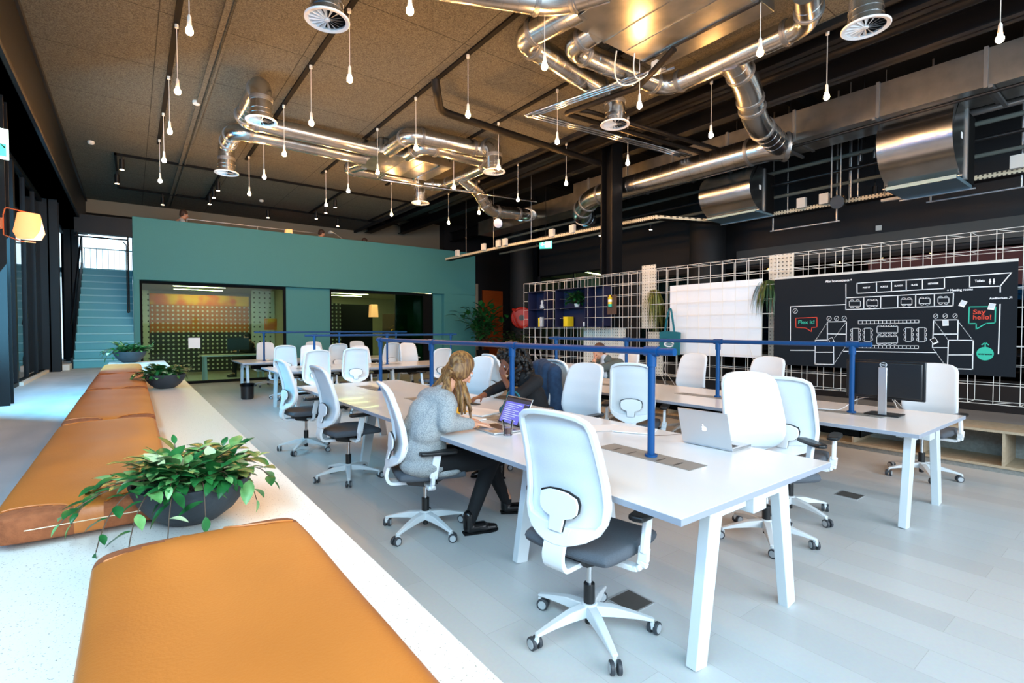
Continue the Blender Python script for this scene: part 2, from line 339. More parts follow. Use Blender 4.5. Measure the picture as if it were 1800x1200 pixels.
BD_TH = [[(1.011,0.586),(1.603,0.587),(1.603,0.555),(1.012,0.547),(1.011,0.586)],[(1.016,0.286),(1.603,0.296),(1.604,0.264),(1.017,0.255),(1.016,0.286)],[(1.054,0.586),(1.054,0.549)],[(1.059,0.287),(1.059,0.254)],[(1.096,0.586),(1.097,0.55)],[(1.101,0.288),(1.101,0.255)],[(1.138,0.586),(1.138,0.55)],[(1.142,0.289),(1.143,0.255)],[(1.179,0.586),(1.18,0.55)],[(1.183,0.289),(1.184,0.256)],[(1.22,0.586),(1.22,0.55)],[(1.223,0.29),(1.224,0.257)],[(1.26,0.586),(1.261,0.551)],[(1.263,0.291),(1.264,0.258)],[(1.3,0.586),(1.301,0.551)],[(1.303,0.291),(1.303,0.258)],[(1.339,0.587),(1.34,0.551)],[(1.342,0.292),(1.342,0.259)],[(1.378,0.587),(1.379,0.552)],[(1.38,0.293),(1.381,0.26)],[(1.417,0.587),(1.417,0.552)],[(1.419,0.293),(1.419,0.261)],[(1.455,0.587),(1.455,0.552)],[(1.456,0.294),(1.457,0.261)],[(1.492,0.587),(1.493,0.552)],[(1.494,0.294),(1.494,0.262)],[(1.529,0.587),(1.53,0.553)],[(1.531,0.295),(1.531,0.263)],[(1.566,0.587),(1.567,0.553)],[(1.567,0.296),(1.567,0.263)],[(0.95,0.493),(1.017,0.494),(1.02,0.336),(0.953,0.333),(0.95,0.493)],[(0.951,0.444),(0.936,0.45),(0.93,0.466),(0.936,0.483),(0.95,0.49)],[(1.018,0.445),(1.032,0.452),(1.038,0.468),(1.032,0.484),(1.017,0.491)],[(0.952,0.39),(0.937,0.397),(0.931,0.413),(0.937,0.429),(0.951,0.436)],[(1.019,0.392),(1.033,0.399),(1.039,0.416),(1.033,0.432),(1.018,0.438)],[(0.953,0.337),(0.938,0.343),(0.932,0.359),(0.937,0.376),(0.952,0.383)],[(1.02,0.339),(1.034,0.347),(1.04,0.363),(1.034,0.379),(1.019,0.385)],[(1.079,0.495),(1.142,0.496),(1.145,0.337),(1.082,0.335),(1.079,0.495)],[(1.08,0.446),(1.066,0.452),(1.059,0.468),(1.065,0.484),(1.079,0.491)],[(1.143,0.447),(1.157,0.454),(1.162,0.47),(1.156,0.486),(1.142,0.492)],[(1.081,0.392),(1.067,0.399),(1.06,0.414),(1.066,0.431),(1.08,0.438)],[(1.144,0.394),(1.158,0.401),(1.163,0.417),(1.157,0.433),(1.143,0.439)],[(1.082,0.339),(1.067,0.345),(1.061,0.361),(1.067,0.377),(1.081,0.384)],[(1.145,0.341),(1.159,0.348),(1.164,0.364),(1.158,0.38),(1.144,0.386)],[(1.484,0.5),(1.538,0.5),(1.54,0.345),(1.487,0.343),(1.484,0.5)],[(1.485,0.452),(1.472,0.458),(1.467,0.473),(1.472,0.488),(1.484,0.495)],[(1.539,0.453),(1.551,0.46),(1.556,0.475),(1.55,0.49),(1.538,0.496)],[(1.486,0.4),(1.473,0.406),(1.468,0.421),(1.473,0.436),(1.485,0.443)],[(1.539,0.402),(1.552,0.408),(1.556,0.423),(1.551,0.438),(1.539,0.444)],[(1.487,0.348),(1.474,0.354),(1.469,0.369),(1.474,0.384),(1.486,0.391)],[(1.54,0.35),(1.552,0.357),(1.557,0.372),(1.552,0.387),(1.54,0.392)],[(1.601,0.501),(1.658,0.502),(1.661,0.344),(1.604,0.341),(1.601,0.501)],[(1.602,0.454),(1.59,0.46),(1.585,0.474),(1.589,0.489),(1.601,0.496)],[(1.659,0.455),(1.671,0.461),(1.675,0.476),(1.67,0.491),(1.658,0.497)],[(1.603,0.4),(1.591,0.406),(1.585,0.421),(1.59,0.436),(1.602,0.442)],[(1.66,0.402),(1.671,0.409),(1.676,0.423),(1.671,0.438),(1.659,0.444)],[(1.604,0.347),(1.591,0.353),(1.586,0.367),(1.591,0.383),(1.603,0.389)],[(1.66,0.349),(1.672,0.356),(1.677,0.371),(1.672,0.385),(1.66,0.391)],[(1.206,0.511),(1.409,0.513),(1.41,0.445),(1.207,0.441),(1.206,0.511)],[(1.254,0.511),(1.247,0.525),(1.232,0.53),(1.216,0.524),(1.21,0.511)],[(1.255,0.442),(1.249,0.428),(1.233,0.422),(1.218,0.427),(1.211,0.441)],[(1.305,0.512),(1.298,0.525),(1.283,0.53),(1.268,0.525),(1.262,0.512)],[(1.306,0.443),(1.3,0.43),(1.285,0.424),(1.27,0.429),(1.263,0.442)],[(1.355,0.513),(1.349,0.526),(1.334,0.531),(1.319,0.525),(1.313,0.512)],[(1.356,0.444),(1.35,0.431),(1.335,0.425),(1.32,0.43),(1.314,0.443)],[(1.405,0.513),(1.399,0.526),(1.384,0.531),(1.369,0.526),(1.363,0.513)],[(1.406,0.445),(1.4,0.432),(1.385,0.426),(1.37,0.431),(1.364,0.444)],[(1.205,0.393),(1.408,0.399),(1.409,0.324),(1.206,0.315),(1.205,0.393)],[(1.253,0.394),(1.246,0.407),(1.231,0.412),(1.215,0.406),(1.209,0.393)],[(1.254,0.317),(1.248,0.304),(1.233,0.298),(1.217,0.303),(1.21,0.316)],[(1.304,0.395),(1.297,0.408),(1.282,0.413),(1.267,0.408),(1.261,0.394)],[(1.305,0.319),(1.299,0.306),(1.284,0.3),(1.269,0.305),(1.262,0.318)],[(1.354,0.397),(1.348,0.41),(1.333,0.415),(1.318,0.409),(1.312,0.396)],[(1.356,0.322),(1.35,0.308),(1.335,0.302),(1.32,0.307),(1.313,0.32)],[(1.404,0.398),(1.398,0.411),(1.383,0.416),(1.368,0.41),(1.362,0.397)],[(1.405,0.324),(1.399,0.31),(1.385,0.304),(1.37,0.309),(1.363,0.322)],[(0.91,0.826),(1.03,0.822),(1.031,0.762),(0.912,0.765),(0.91,0.826)],[(0.964,0.824),(0.957,0.838),(0.94,0.844),(0.924,0.839),(0.917,0.826)],[(0.966,0.764),(0.959,0.75),(0.942,0.745),(0.925,0.751),(0.918,0.765)],[(1.024,0.822),(1.017,0.836),(1.0,0.842),(0.984,0.837),(0.977,0.824)],[(1.025,0.762),(1.018,0.749),(1.002,0.743),(0.985,0.749),(0.978,0.763)],[(1.096,0.825),(1.21,0.821),(1.211,0.763),(1.097,0.766),(1.096,0.825)],[(1.147,0.823),(1.14,0.837),(1.124,0.843),(1.108,0.838),(1.102,0.825)],[(1.148,0.765),(1.142,0.751),(1.126,0.746),(1.11,0.752),(1.103,0.766)],[(1.204,0.822),(1.197,0.835),(1.181,0.841),(1.165,0.836),(1.159,0.823)],[(1.205,0.763),(1.198,0.75),(1.183,0.745),(1.167,0.751),(1.16,0.764)],[(1.434,0.826),(1.537,0.822),(1.538,0.767),(1.435,0.769),(1.434,0.826)],[(1.48,0.824),(1.474,0.837),(1.46,0.843),(1.445,0.838),(1.44,0.826)],[(1.481,0.768),(1.476,0.755),(1.461,0.75),(1.447,0.756),(1.44,0.769)],[(1.532,0.822),(1.526,0.835),(1.511,0.841),(1.497,0.836),(1.491,0.824)],[(1.532,0.767),(1.527,0.754),(1.513,0.749),(1.498,0.755),(1.492,0.768)],[(1.602,0.825),(1.699,0.821),(1.7,0.767),(1.602,0.77),(1.602,0.825)],[(1.646,0.823),(1.64,0.836),(1.626,0.842),(1.612,0.837),(1.607,0.825)],[(1.647,0.769),(1.641,0.756),(1.627,0.751),(1.614,0.757),(1.608,0.77)],[(1.694,0.822),(1.689,0.834),(1.675,0.84),(1.661,0.835),(1.656,0.823)],[(1.695,0.767),(1.69,0.755),(1.676,0.75),(1.663,0.756),(1.657,0.768)],[(1.767,0.827),(1.86,0.824),(1.861,0.771),(1.768,0.773),(1.767,0.827)],[(1.809,0.825),(1.803,0.838),(1.79,0.843),(1.777,0.839),(1.772,0.827)],[(1.81,0.772),(1.804,0.76),(1.792,0.755),(1.778,0.761),(1.773,0.773)],[(1.855,0.824),(1.85,0.836),(1.837,0.842),(1.824,0.837),(1.819,0.825)],[(1.856,0.771),(1.851,0.759),(1.838,0.754),(1.825,0.76),(1.819,0.772)],[(0.307,0.725),(0.303,0.709),(0.293,0.698),(0.279,0.694),(0.265,0.698),(0.254,0.71),(0.25,0.726),(0.253,0.741),(0.264,0.752),(0.278,0.756),(0.292,0.752),(0.303,0.74),(0.307,0.725)],[(0.267,0.716),(0.29,0.735)],[(0.714,0.617),(0.711,0.602),(0.702,0.591),(0.689,0.587),(0.676,0.591),(0.666,0.602),(0.663,0.617),(0.666,0.632),(0.675,0.643),(0.688,0.646),(0.701,0.642),(0.71,0.632),(0.714,0.617)],[(0.678,0.608),(0.698,0.626)],[(0.799,0.617),(0.796,0.602),(0.787,0.591),(0.775,0.587),(0.762,0.591),(0.753,0.602),(0.749,0.617),(0.752,0.631),(0.761,0.642),(0.774,0.646),(0.786,0.642),(0.795,0.631),(0.799,0.617)],[(0.764,0.608),(0.784,0.626)],[(0.884,0.616),(0.881,0.602),(0.872,0.591),(0.86,0.588),(0.848,0.591),(0.839,0.602),(0.835,0.616),(0.838,0.631),(0.847,0.641),(0.859,0.645),(0.871,0.641),(0.88,0.631),(0.884,0.616)],[(0.85,0.607),(0.869,0.625)],[(1.77,0.627),(1.768,0.614),(1.761,0.605),(1.752,0.601),(1.742,0.605),(1.735,0.614),(1.732,0.627),(1.735,0.639),(1.742,0.649),(1.751,0.652),(1.76,0.649),(1.767,0.639),(1.77,0.627)],[(1.744,0.619),(1.759,0.635)],[(1.851,0.626),(1.848,0.614),(1.842,0.605),(1.833,0.601),(1.824,0.605),(1.817,0.614),(1.814,0.626),(1.816,0.639),(1.823,0.648),(1.832,0.651),(1.841,0.648),(1.848,0.639),(1.851,0.626)],[(1.825,0.619),(1.84,0.634)],[(1.933,0.626),(1.931,0.614),(1.924,0.605),(1.916,0.601),(1.907,0.605),(1.9,0.614),(1.897,0.626),(1.9,0.638),(1.906,0.647),(1.915,0.651),(1.924,0.647),(1.93,0.638),(1.933,0.626)],[(1.908,0.618),(1.922,0.634)]]
BD_DOT = [[(0.669,0.567),(0.534,0.34)],[(0.872,0.559),(0.749,0.366)],[(0.874,0.262),(0.755,0.047)],[(1.743,0.571),(1.863,0.363)],[(1.943,0.565),(2.061,0.37)],[(1.729,0.278),(1.861,0.057)]]
BD_RED = [[(0.286,0.63),(0.546,0.636),(0.548,0.51),(0.486,0.504),(0.482,0.452),(0.41,0.499),(0.289,0.507),(0.286,0.63)]]
BD_TEAL = [[(2.028,0.719),(2.232,0.715),(2.231,0.547),(2.164,0.544),(2.087,0.483),(2.086,0.543),(2.027,0.542),(2.028,0.719)]]
BD_TEXT = [('After hours entrance +', (0.638, 1.076), (0.935, 1.057), (0.638, 1.106), 'w'), ('POST IT', (1.054, 0.976), (1.127, 0.972), (1.053, 0.993), 'w'), ('SCROLL', (1.233, 0.976), (1.307, 0.972), (1.233, 0.994), 'w'), ('BLANCO', (1.371, 0.977), (1.45, 0.973), (1.37, 0.994), 'w'), ('SLATE', (1.528, 0.976), (1.584, 0.973), (1.528, 0.993), 'w'), ('NETWORK', (1.678, 0.979), (1.771, 0.973), (1.678, 0.997), 'w'), ('Toilets', (2.067, 0.975), (2.144, 0.97), (2.067, 1.002), 'w'), ('+ Meeting rooms', (1.843, 0.893), (2.054, 0.883), (1.843, 0.918), 'w'), ('Auditorium', (2.182, 0.791), (2.317, 0.787), (2.182, 0.812), 'w'), ('Flex it!', (0.32, 0.554), (0.517, 0.555), (0.319, 0.6), 't'), ('Say', (2.06, 0.642), (2.159, 0.641), (2.06, 0.69), 'r'), ('hello!', (2.061, 0.586), (2.201, 0.587), (2.061, 0.634), 'r'), ('entrance', (2.105, 0.217), (2.214, 0.224), (2.105, 0.235), 'k')]
BD_ELL = [(2.16, 0.229), (2.227, 0.233), (2.161, 0.159)]
BD_PHOTO = [(1.976, 0.755), (2.202, 0.716), (1.836, 0.552), (1.743, 0.353), (0.719, 0.341)]
# ------------------------------------------------------------------ setting: floors, walls, ceiling
HP = .60      # raised walkway along the facade
struct('floor', MB().box(.36, 14.3, -6, 21.2, -.1, 0), 'floor_vinyl')
struct('floor_walkway', MB().box(-1.75, .36, -6, 19.6, -.1, HP), 'concrete', bev=.004)
struct('ceiling', MB().box(-1.5, 6.5, -6, 17.9, 4.98, 5.1), 'ceiling_fibre')
struct('ceiling_right', MB().box(6.5, 14.3, -6, 19.6, 5.6, 5.7).box(6.42, 6.5, -6, 17.9, 4.9, 5.7), 'ceiling_dark')
struct('wall_near', MB().box(-1.6, 14.3, -6.1, -6, 0, .5).box(-1.6, 14.3, -6.1, -6, 4.6, 5.7).box(-1.6, -1.2, -6.1, -6, .5, 4.6).box(7.8, 14.3, -6.1, -6, .5, 4.6).box(3.1, 3.3, -6.1, -6, .5, 4.6), 'dark_wall')
for i, (a, b) in enumerate(((-1.2, 3.1), (3.3, 7.8))):
    wn = struct('window_%d' % (i+1), MB().ring([(a, -6.08, .5), (b, -6.08, .5), (b, -6.08, 4.6), (a, -6.08, 4.6)], [(a+.06, -6.08, .56), (b-.06, -6.08, .56), (b-.06, -6.08, 4.54), (a+.06, -6.08, 4.54)], (0, .06, 0)), 'steel_black')
    MB().box(a+.06, b-.06, -6.05, -6.045, .56, 4.54).build('pane', 'glass_clear', wn)
struct('wall_right', MB().box(12, 12.15, -6, 10.7, 0, 5.7).box(12, 12.15, 10.7, 14.3, 3.38, 5.7).box(12, 14.3, 14.2, 14.3, 0, 5.7).box(12, 12.15, 10.7, 14.3, 0, .9).box(12, 14.2, 10.6, 10.7, 0, 3.4), 'dark_wall')
struct('wall_right_office', MB().box(14.1, 14.2, 10.6, 14.3, 0, 3.5).box(12.1, 14.2, 10.7, 14.2, 3.4, 3.5), 'office_beige')
o = struct('window_3', MB().ring([(12.03, 10.7, .9), (12.03, 14.2, .9), (12.03, 14.2, 3.38), (12.03, 10.7, 3.38)], [(12.03, 10.75, .95), (12.03, 14.15, .95), (12.03, 14.15, 3.33), (12.03, 10.75, 3.33)], (.06, 0, 0)).box(12.03, 12.09, 12.4, 12.45, .9, 3.38), 'steel_black')
MB().box(12.055, 12.06, 10.75, 14.15, .95, 3.33).build('pane', 'glass', o)
struct('trim_1', MB().box(11.93, 12, .2, 6.6, 3.0, 3.36), 'grey_band')
o = struct('window_4', MB().ring([(11.97, .3, .5), (11.97, 9.6, .5), (11.97, 9.6, 2.95), (11.97, .3, 2.95)], [(11.97, .36, .56), (11.97, 9.54, .56), (11.97, 9.54, 2.89), (11.97, .36, 2.89)], (.03, 0, 0)), 'steel_black')
MB().box(11.985, 11.99, .36, 9.54, .56, 2.89).build('pane', 'glass_dark', o)
struct('wall_far_right', MB().box(9.9, 14.3, 17.5, 17.6, 0, 5.7).box(9.9, 10.0, 17.6, 19.6, 0, 5.7), 'dark_wall')
struct('wall_side_right', MB().box(14.2, 14.3, 14.2, 19.6, 0, 5.7), 'dark_wall')
dr = struct('door_1', MB().box(11.72, 12.62, 17.44, 17.49, 0, 3.0), 'orange_door', bev=.005)
MB().ring([(11.66, 17.42, 0), (12.68, 17.42, 0), (12.68, 17.42, 3.06), (11.66, 17.42, 3.06)], [(11.72, 17.42, 0.001), (12.62, 17.42, 0.001), (12.62, 17.42, 3.0), (11.72, 17.42, 3.0)], (0, .07, 0)).build('door_frame', 'orange_door', dr)
MB().tube([(11.84, 17.44, 1.05), (11.84, 17.38, 1.05), (11.97, 17.38, 1.05)], .012, 8).build('door_handle', 'chrome', dr)
struct('trim_2', MB().box(10.6, 11.4, 17.38, 17.5, 0, 3.3), 'office_beige')
# far wall above the mezzanine with its opening to the stair landing
struct('wall_far', MB().box(.05, 9.95, 17.9, 18.0, 2.95, 4.98).box(-1.5, .05, 17.9, 18.0, 4.1, 4.98).box(6.4, 9.95, 17.9, 18.0, 4.98, 5.7), 'wall_far_paint')
struct('trim_3', MB().box(-1.5, 9.9, 17.84, 17.9, 4.55, 4.6).box(-.9, .1, 17.85, 17.9, 4.2, 4.24), 'black_matte')
struct('wall_landing', MB().box(-1.6, .1, 19.5, 19.6, .6, 4.9).box(-1.6, .3, 18.0, 19.6, 4.5, 4.6), 'landing_wall_glow')
struct('mezzanine_floor', MB().box(.06, 9.9, 15.45, 17.9, 2.85, 3.1), 'office_beige')
struct('landing_floor', MB().box(-1.5, .06, 17.75, 19.5, 2.95, 3.07), 'stair_teal')
# green box of the mezzanine: band above, piers between the glazed bays
struct('wall_green_box', MB().box(.058, 9.9, 15.27, 15.45, 2.66, 4.17).box(.058, .18, 15.27, 15.45, 0, 2.66).box(8.62, 9.9, 15.27, 15.45, 0, 2.66).box(9.78, 9.9, 15.45, 17.9, 0, 4.17).box(.058, .16, 15.45, 17.9, 0, 4.1), 'green_wall', bev=.006, seg=1)
struct('wall_green_recess', MB().box(3.56, 4.8, 15.47, 15.62, 0, 2.7).box(8.3, 8.66, 15.46, 15.62, 0, 2.7), 'green_wall')
for i, (a, b, ms) in enumerate(((.18, 3.56, ()), (4.8, 8.0, (6.95,)))):
    m = MB().ring([(a, 15.47, .02), (b, 15.47, .02), (b, 15.47, 2.66), (a, 15.47, 2.66)], [(a+.05, 15.47, .09), (b-.07, 15.47, .09), (b-.07, 15.47, 2.58), (a+.05, 15.47, 2.58)], (0, .08, 0))
    o = struct('window_%d' % (i+5), m, 'black_matte')
    MB().box(a+.05, b-.07, 15.5, 15.51, .09, 2.58).build('pane', 'glass', o)
struct('trim_4', MB().box(8.0, 8.3, 15.5, 15.6, 0, 2.66), 'black_matte')
sd = thing('sliding_glass_door', 'teal tinted sliding glass panel at the right end of the green box glazing', 'sliding door', (7.4, 15.56, 0))
MB().box(-.45, .55, 0, .012, .03, 2.6).build('glass_panel', 'glass_teal', sd)
MB().box(-.46, -.44, -.005, .02, .03, 2.6).box(-.46, .55, -.005, .02, 2.58, 2.6).build('frame', 'steel_black', sd)
# rooms behind the glazing
struct('wall_office_back', MB().box(.06, 9.78, 21, 21.1, 0, 2.85).box(.06, .16, 17.9, 21, 0, 2.85).box(9.68, 9.78, 17.9, 21, 0, 2.85), 'office_beige')
struct('ceiling_office', MB().box(.16, 9.78, 15.62, 21, 2.76, 2.85), 'office_beige')
struct('wall_office_divide', MB().box(3.9, 3.98, 15.62, 21, 0, 2.76), 'office_beige')
# facade
f = MB().box(-1.55, -.93, -6, 17.9, 4.0, 4.98); struct('beam_facade', f, 'steel_black', bev=.01)
f = MB().box(-1.5, -.90, -6, 17.9, 4.0, 4.05).box(-1.5, -.90, -6, 17.9, 4.9, 4.97); struct('trim_5', f, 'darker_wall')
n = 7
for y0, y1 in ((-5.9, -1.9), (-1.9, 2.1), (2.1, 5.0), (5.0, 7.9), (7.9, 10.4), (10.4, 13.6), (13.6, 17.7)):
    f = MB().ring([(-1.42, y0, HP), (-1.42, y1, HP), (-1.42, y1, 4.0), (-1.42, y0, 4.0)], [(-1.42, y0+.07, HP+.06), (-1.42, y1-.07, HP+.06), (-1.42, y1-.07, 3.93), (-1.42, y0+.07, 3.93)], (.07, 0, 0))
    k = 3 if y0 > 5 else 2
    for j in range(1, k): f.box(-1.4, -1.36, y0+(y1-y0)*j/k-.02, y0+(y1-y0)*j/k+.02, HP, 4)
    o = struct('window_%d' % n, f, 'steel_black'); n += 1
    MB().box(-1.395, -1.39, y0+.07, y1-.07, HP+.06, 3.93).build('pane', 'glass_facade', o)
struct('trim_6', MB().box(-1.36, -1.3, 10.45, 13.5, HP, HP+.05), 'white_paint')
def hcol(name, x, y, s, z0, z1, m='steel_black'):
    b = MB().box(x-s, x+s, y-s, y-s+.02, z0, z1).box(x-s, x+s, y+s-.02, y+s, z0, z1).box(x-.012, x+.012, y-s, y+s, z0, z1)
    return struct(name, b, m)
hcol('column_facade', -1.2, 7.9, .12, HP, 4.0); hcol('column_facade', -1.27, 13.55, .14, HP, 4.0); hcol('column_facade', -1.2, 17.3, .14, HP, 4.0)
struct('column_steel', MB().box(7.47, 7.77, 6.66, 6.69, 0, 5.6).box(7.47, 7.77, 6.93, 6.96, 0, 5.6).box(7.605, 7.635, 6.69, 6.93, 0, 5.6), 'steel_black', bev=.003)
struct('column_round', MB().cyl((11.45, 14.55, 0), (11.45, 14.55, 5.6), .42, 32), 'darker_wall')
struct('column_round', MB().cyl((11.3, 7.0, 0), (11.3, 7.0, 5.6), .42, 32), 'darker_wall')
struct('beam_facade_far', MB().box(-1.0, .056, 15.2, 15.4, 3.66, 4.08), 'steel_black')
struct('outside_ground', MB().box(-9, -1.75, -8, 22, -.1, 0), 'darker_wall')
# steel beams under the dark part of the ceiling
for x, z0, z1, ww in ((6.75, 4.84, 5.2, .24), (8.0, 4.95, 5.25, .22), (10.2, 4.9, 5.25, .24)):
    struct('beam_ceiling', MB().box(x-ww/2, x+ww/2, -3, 17.4, z0, z0+.02).box(x-ww/2, x+ww/2, -3, 17.4, z1-.02, z1).box(x-.012, x+.012, -3, 17.4, z0, z1), 'steel_black')
for y in (1.0, 4.0, 7.0, 10.2, 13.4):
    struct('beam_ceiling', MB().box(6.6, 12, y-.09, y+.09, 5.26, 5.5), 'black_matte')
# stairs up to the mezzanine
st = thing('staircase', 'teal painted staircase beside the green box climbing to the mezzanine', 'stairs', (-.47, 14.3, HP))
for i in range(13):
    z = .19*(i+1)
    s_ = MB().box(-.53, .52, .265*i, .265*i+.30, z-.035, z).box(-.53, .52, .265*i+.02, .265*i+.035, z-.19, z-.035)
    so = s_.build('step', 'stair_teal', st, bev=.004); MB().box(-.53, .52, .265*i-.004, .265*i+.006, z-.036, z+.001).build('nosing', 'stair_nosing', so)
MB().prism([(-.57, -.05, 0), (-.57, .35, 0), (-.57, 3.6, 2.3), (-.57, 3.6, 2.62), (-.57, 3.3, 2.62), (-.57, -.05, .24)], (.04, 0, 0)).build('stringer', 'steel_black', st)
MB().tube(fillet([(-.55, -.1, .95), (-.55, 3.4, 3.35), (-.55, 3.4, 2.5)], .1), .02, 10).build('handrail', 'steel_black', st)
tag(MB().tube(fillet([(-1.0, 15.1, 3.56), (-.03, 15.1, 3.56), (-.03, 15.1, 1.84)], .04), .018, 10).tube(fillet([(-.12, 15.1, 3.5), (-.06, 15.1, 3.45), (-.06, 15.1, 1.84), (-.03, 15.1, 1.84)], .04), .012, 8).tube([(-.95, 15.15, 3.56), (-.95, 15.15, 3.67)], .015).tube([(-.03, 15.15, 3.56), (-.03, 15.15, 3.67)], .015).build('guard_rail', 'steel_black'), 'black tubular rail hanging above the teal stairs', 'railing')
m = MB().box(-1.0, .05, 17.8, 17.82, 3.62, 3.65)
for i in range(9): m.box(-.98+i*.125, -.965+i*.125, 17.8, 17.815, 3.07, 3.63)
tag(m.build('balustrade', 'wire_white'), 'white balustrade at the top of the teal stairs', 'railing')
tag(MB().box(-1.28, -1.02, 13.75, 15.3, HP, HP+.12).build('doorstep', 'white_paint', bev=.01), 'low white block on the walkway left of the stair foot', 'step')
# ------------------------------------------------------------------ bench with cushions and bowls
bt = .97
be = thing('long_bench', 'long low bench with speckled white top dividing the walkway from the desks', 'bench', (0, 0, HP))
MB().box(-.262, .398, -1.6, 9.35, bt-HP-.06, bt-HP).build('bench_top', 'terrazzo', be, bev=.004)
MB().box(-.2, .36, -1.6, 9.3, 0, bt-HP-.06).build('bench_body', 'white_paint', be)
def cushion(x0, x1, y0, y1, label):
    L = y1-y0; W = x1-x0; t = thing('seat_cushion', label, 'cushion', ((x0+x1)/2, (y0+y1)/2, bt), 0, 'tan leather cushions along the bench')
    H = .085; nx, ny = 40, 64
    def sup(a, p=7): return max(0, 1-abs(a)**p)**(1/p)
    vs = []; fs = []
    for side in (1, -1):
        for j in range(ny+1):
            for i in range(nx+1):
                a = math.sin((i/nx-.5)*PI); b = math.sin((j/ny-.5)*PI)
                x = a*W/2; y = b*L/2
                k = .035/ (W/2)
                r = (sup(a, 5)*sup(b, 9))
                # rounded plan corners
                cxl = min(1, (1-abs(a))*W/2/.05); cyl_ = min(1, (1-abs(b))*L/2/.05)
                if cxl < 1 and cyl_ < 1:
                    d = math.hypot(1-cxl, 1-cyl_)
                    if d > 1: s_ = (1-1/d); x -= math.copysign((1-cxl)*.05*s_, x); y -= math.copysign((1-cyl_)*.05*s_, y)
                h = H*.5+side*(H*.5*r*(1 if side > 0 else .9))
                h += (side > 0)*.006*noise.noise(Vector((x*6, y*4+x0*9, y0*3)))*r
                vs.append((x, y, h))
    m1 = nx+1; base = (ny+1)*m1
    gus = {}
    for j in range(ny):
        for i in range(nx):
            q = (j*m1+i, j*m1+i+1, (j+1)*m1+i+1, (j+1)*m1+i); cx = sum(vs[k][0] for k in q)/4; cy = sum(vs[k][1] for k in q)/4; l_ = W/2-abs(cx)
            g = l_ < .14 and L/2-abs(cy) < .055*math.sqrt(max(0, 1-(l_/.14)**2))
            tgt = gus.setdefault((cx > 0, cy > 0), []) if g else fs
            tgt.append(q); tgt.append(tuple(base+k for k in q[::-1]))
    def pick(F):
        ids = sorted({k for f in F for k in f}); mp = {k: i for i, k in enumerate(ids)}; return [vs[k] for k in ids], [tuple(mp[k] for k in f) for f in F]
    MB().add(*pick(fs)).build('cover', 'leather', t, ang=80)
    for F in gus.values(): MB().add(*pick(F)).build('corner_gusset', 'leather_suede', t, ang=80)
    for sy in (-1, 1):
        for sx in (-1, 1):
            pts = []
            for k in range(15):
                l_ = .138-.120*k/14; x = sx*(W/2-l_); y = sy*(L/2-.055*math.sqrt(max(0, 1-(l_/.14)**2))); r = sup(x/(W/2), 5)*sup(y/(L/2), 9)
                pts.append((x, y, H*.5+H*.5*r+.001))
            MB().tube(pts, .0022, 6).build('piping', 'leather', t)
    for sy in (-1, 1): MB().tube([(-W/2+.06, sy*(L/2+.0005), H*.5), (W/2-.06, sy*(L/2+.0005), H*.5)], .0012, 6).build('seam', 'stitch', t)
    return t
cushion(-.062, .283, -.25, 1.17, 'nearest tan leather cushion on the bench, cut off by the photo bottom')
cushion(-.252, .085, 1.50, 2.86, 'tan leather cushion directly behind the nearest plant bowl')
cushion(-.252, .088, 2.90, 4.30, 'tan leather cushion in the middle of the bench, beside the second bowl')
cushion(-.252, .088, 4.34, 5.74, 'tan leather cushion left of the second plant bowl')
cushion(-.252, .088, 5.78, 7.30, 'tan leather cushion in front of the farthest plant bowl')
def mkleaf(mb, p, d, up, L, W, droop=.25):
    d = Vector(d).normalized(); s = d.cross(Vector(up)); s = s.normalized() if s.length > .01 else d.orthogonal().normalized(); n = s.cross(d)
    prof = ((0, .0), (.14, .52), (.32, .88), (.5, 1), (.7, .80), (.87, .42), (1, 0)); vs = []
    for t, w_ in prof:
        c = Vector(p)+d*L*t-n*L*droop*t*t
        vs += [c-s*W*w_*.5+n*W*.14*w_, c, c+s*W*w_*.5+n*W*.14*w_]
    fs = []
    for i in range(6): fs += [(i*3, i*3+1, i*3+4, i*3+3), (i*3+1, i*3+2, i*3+5, i*3+4)]
    mb.add(vs, fs)
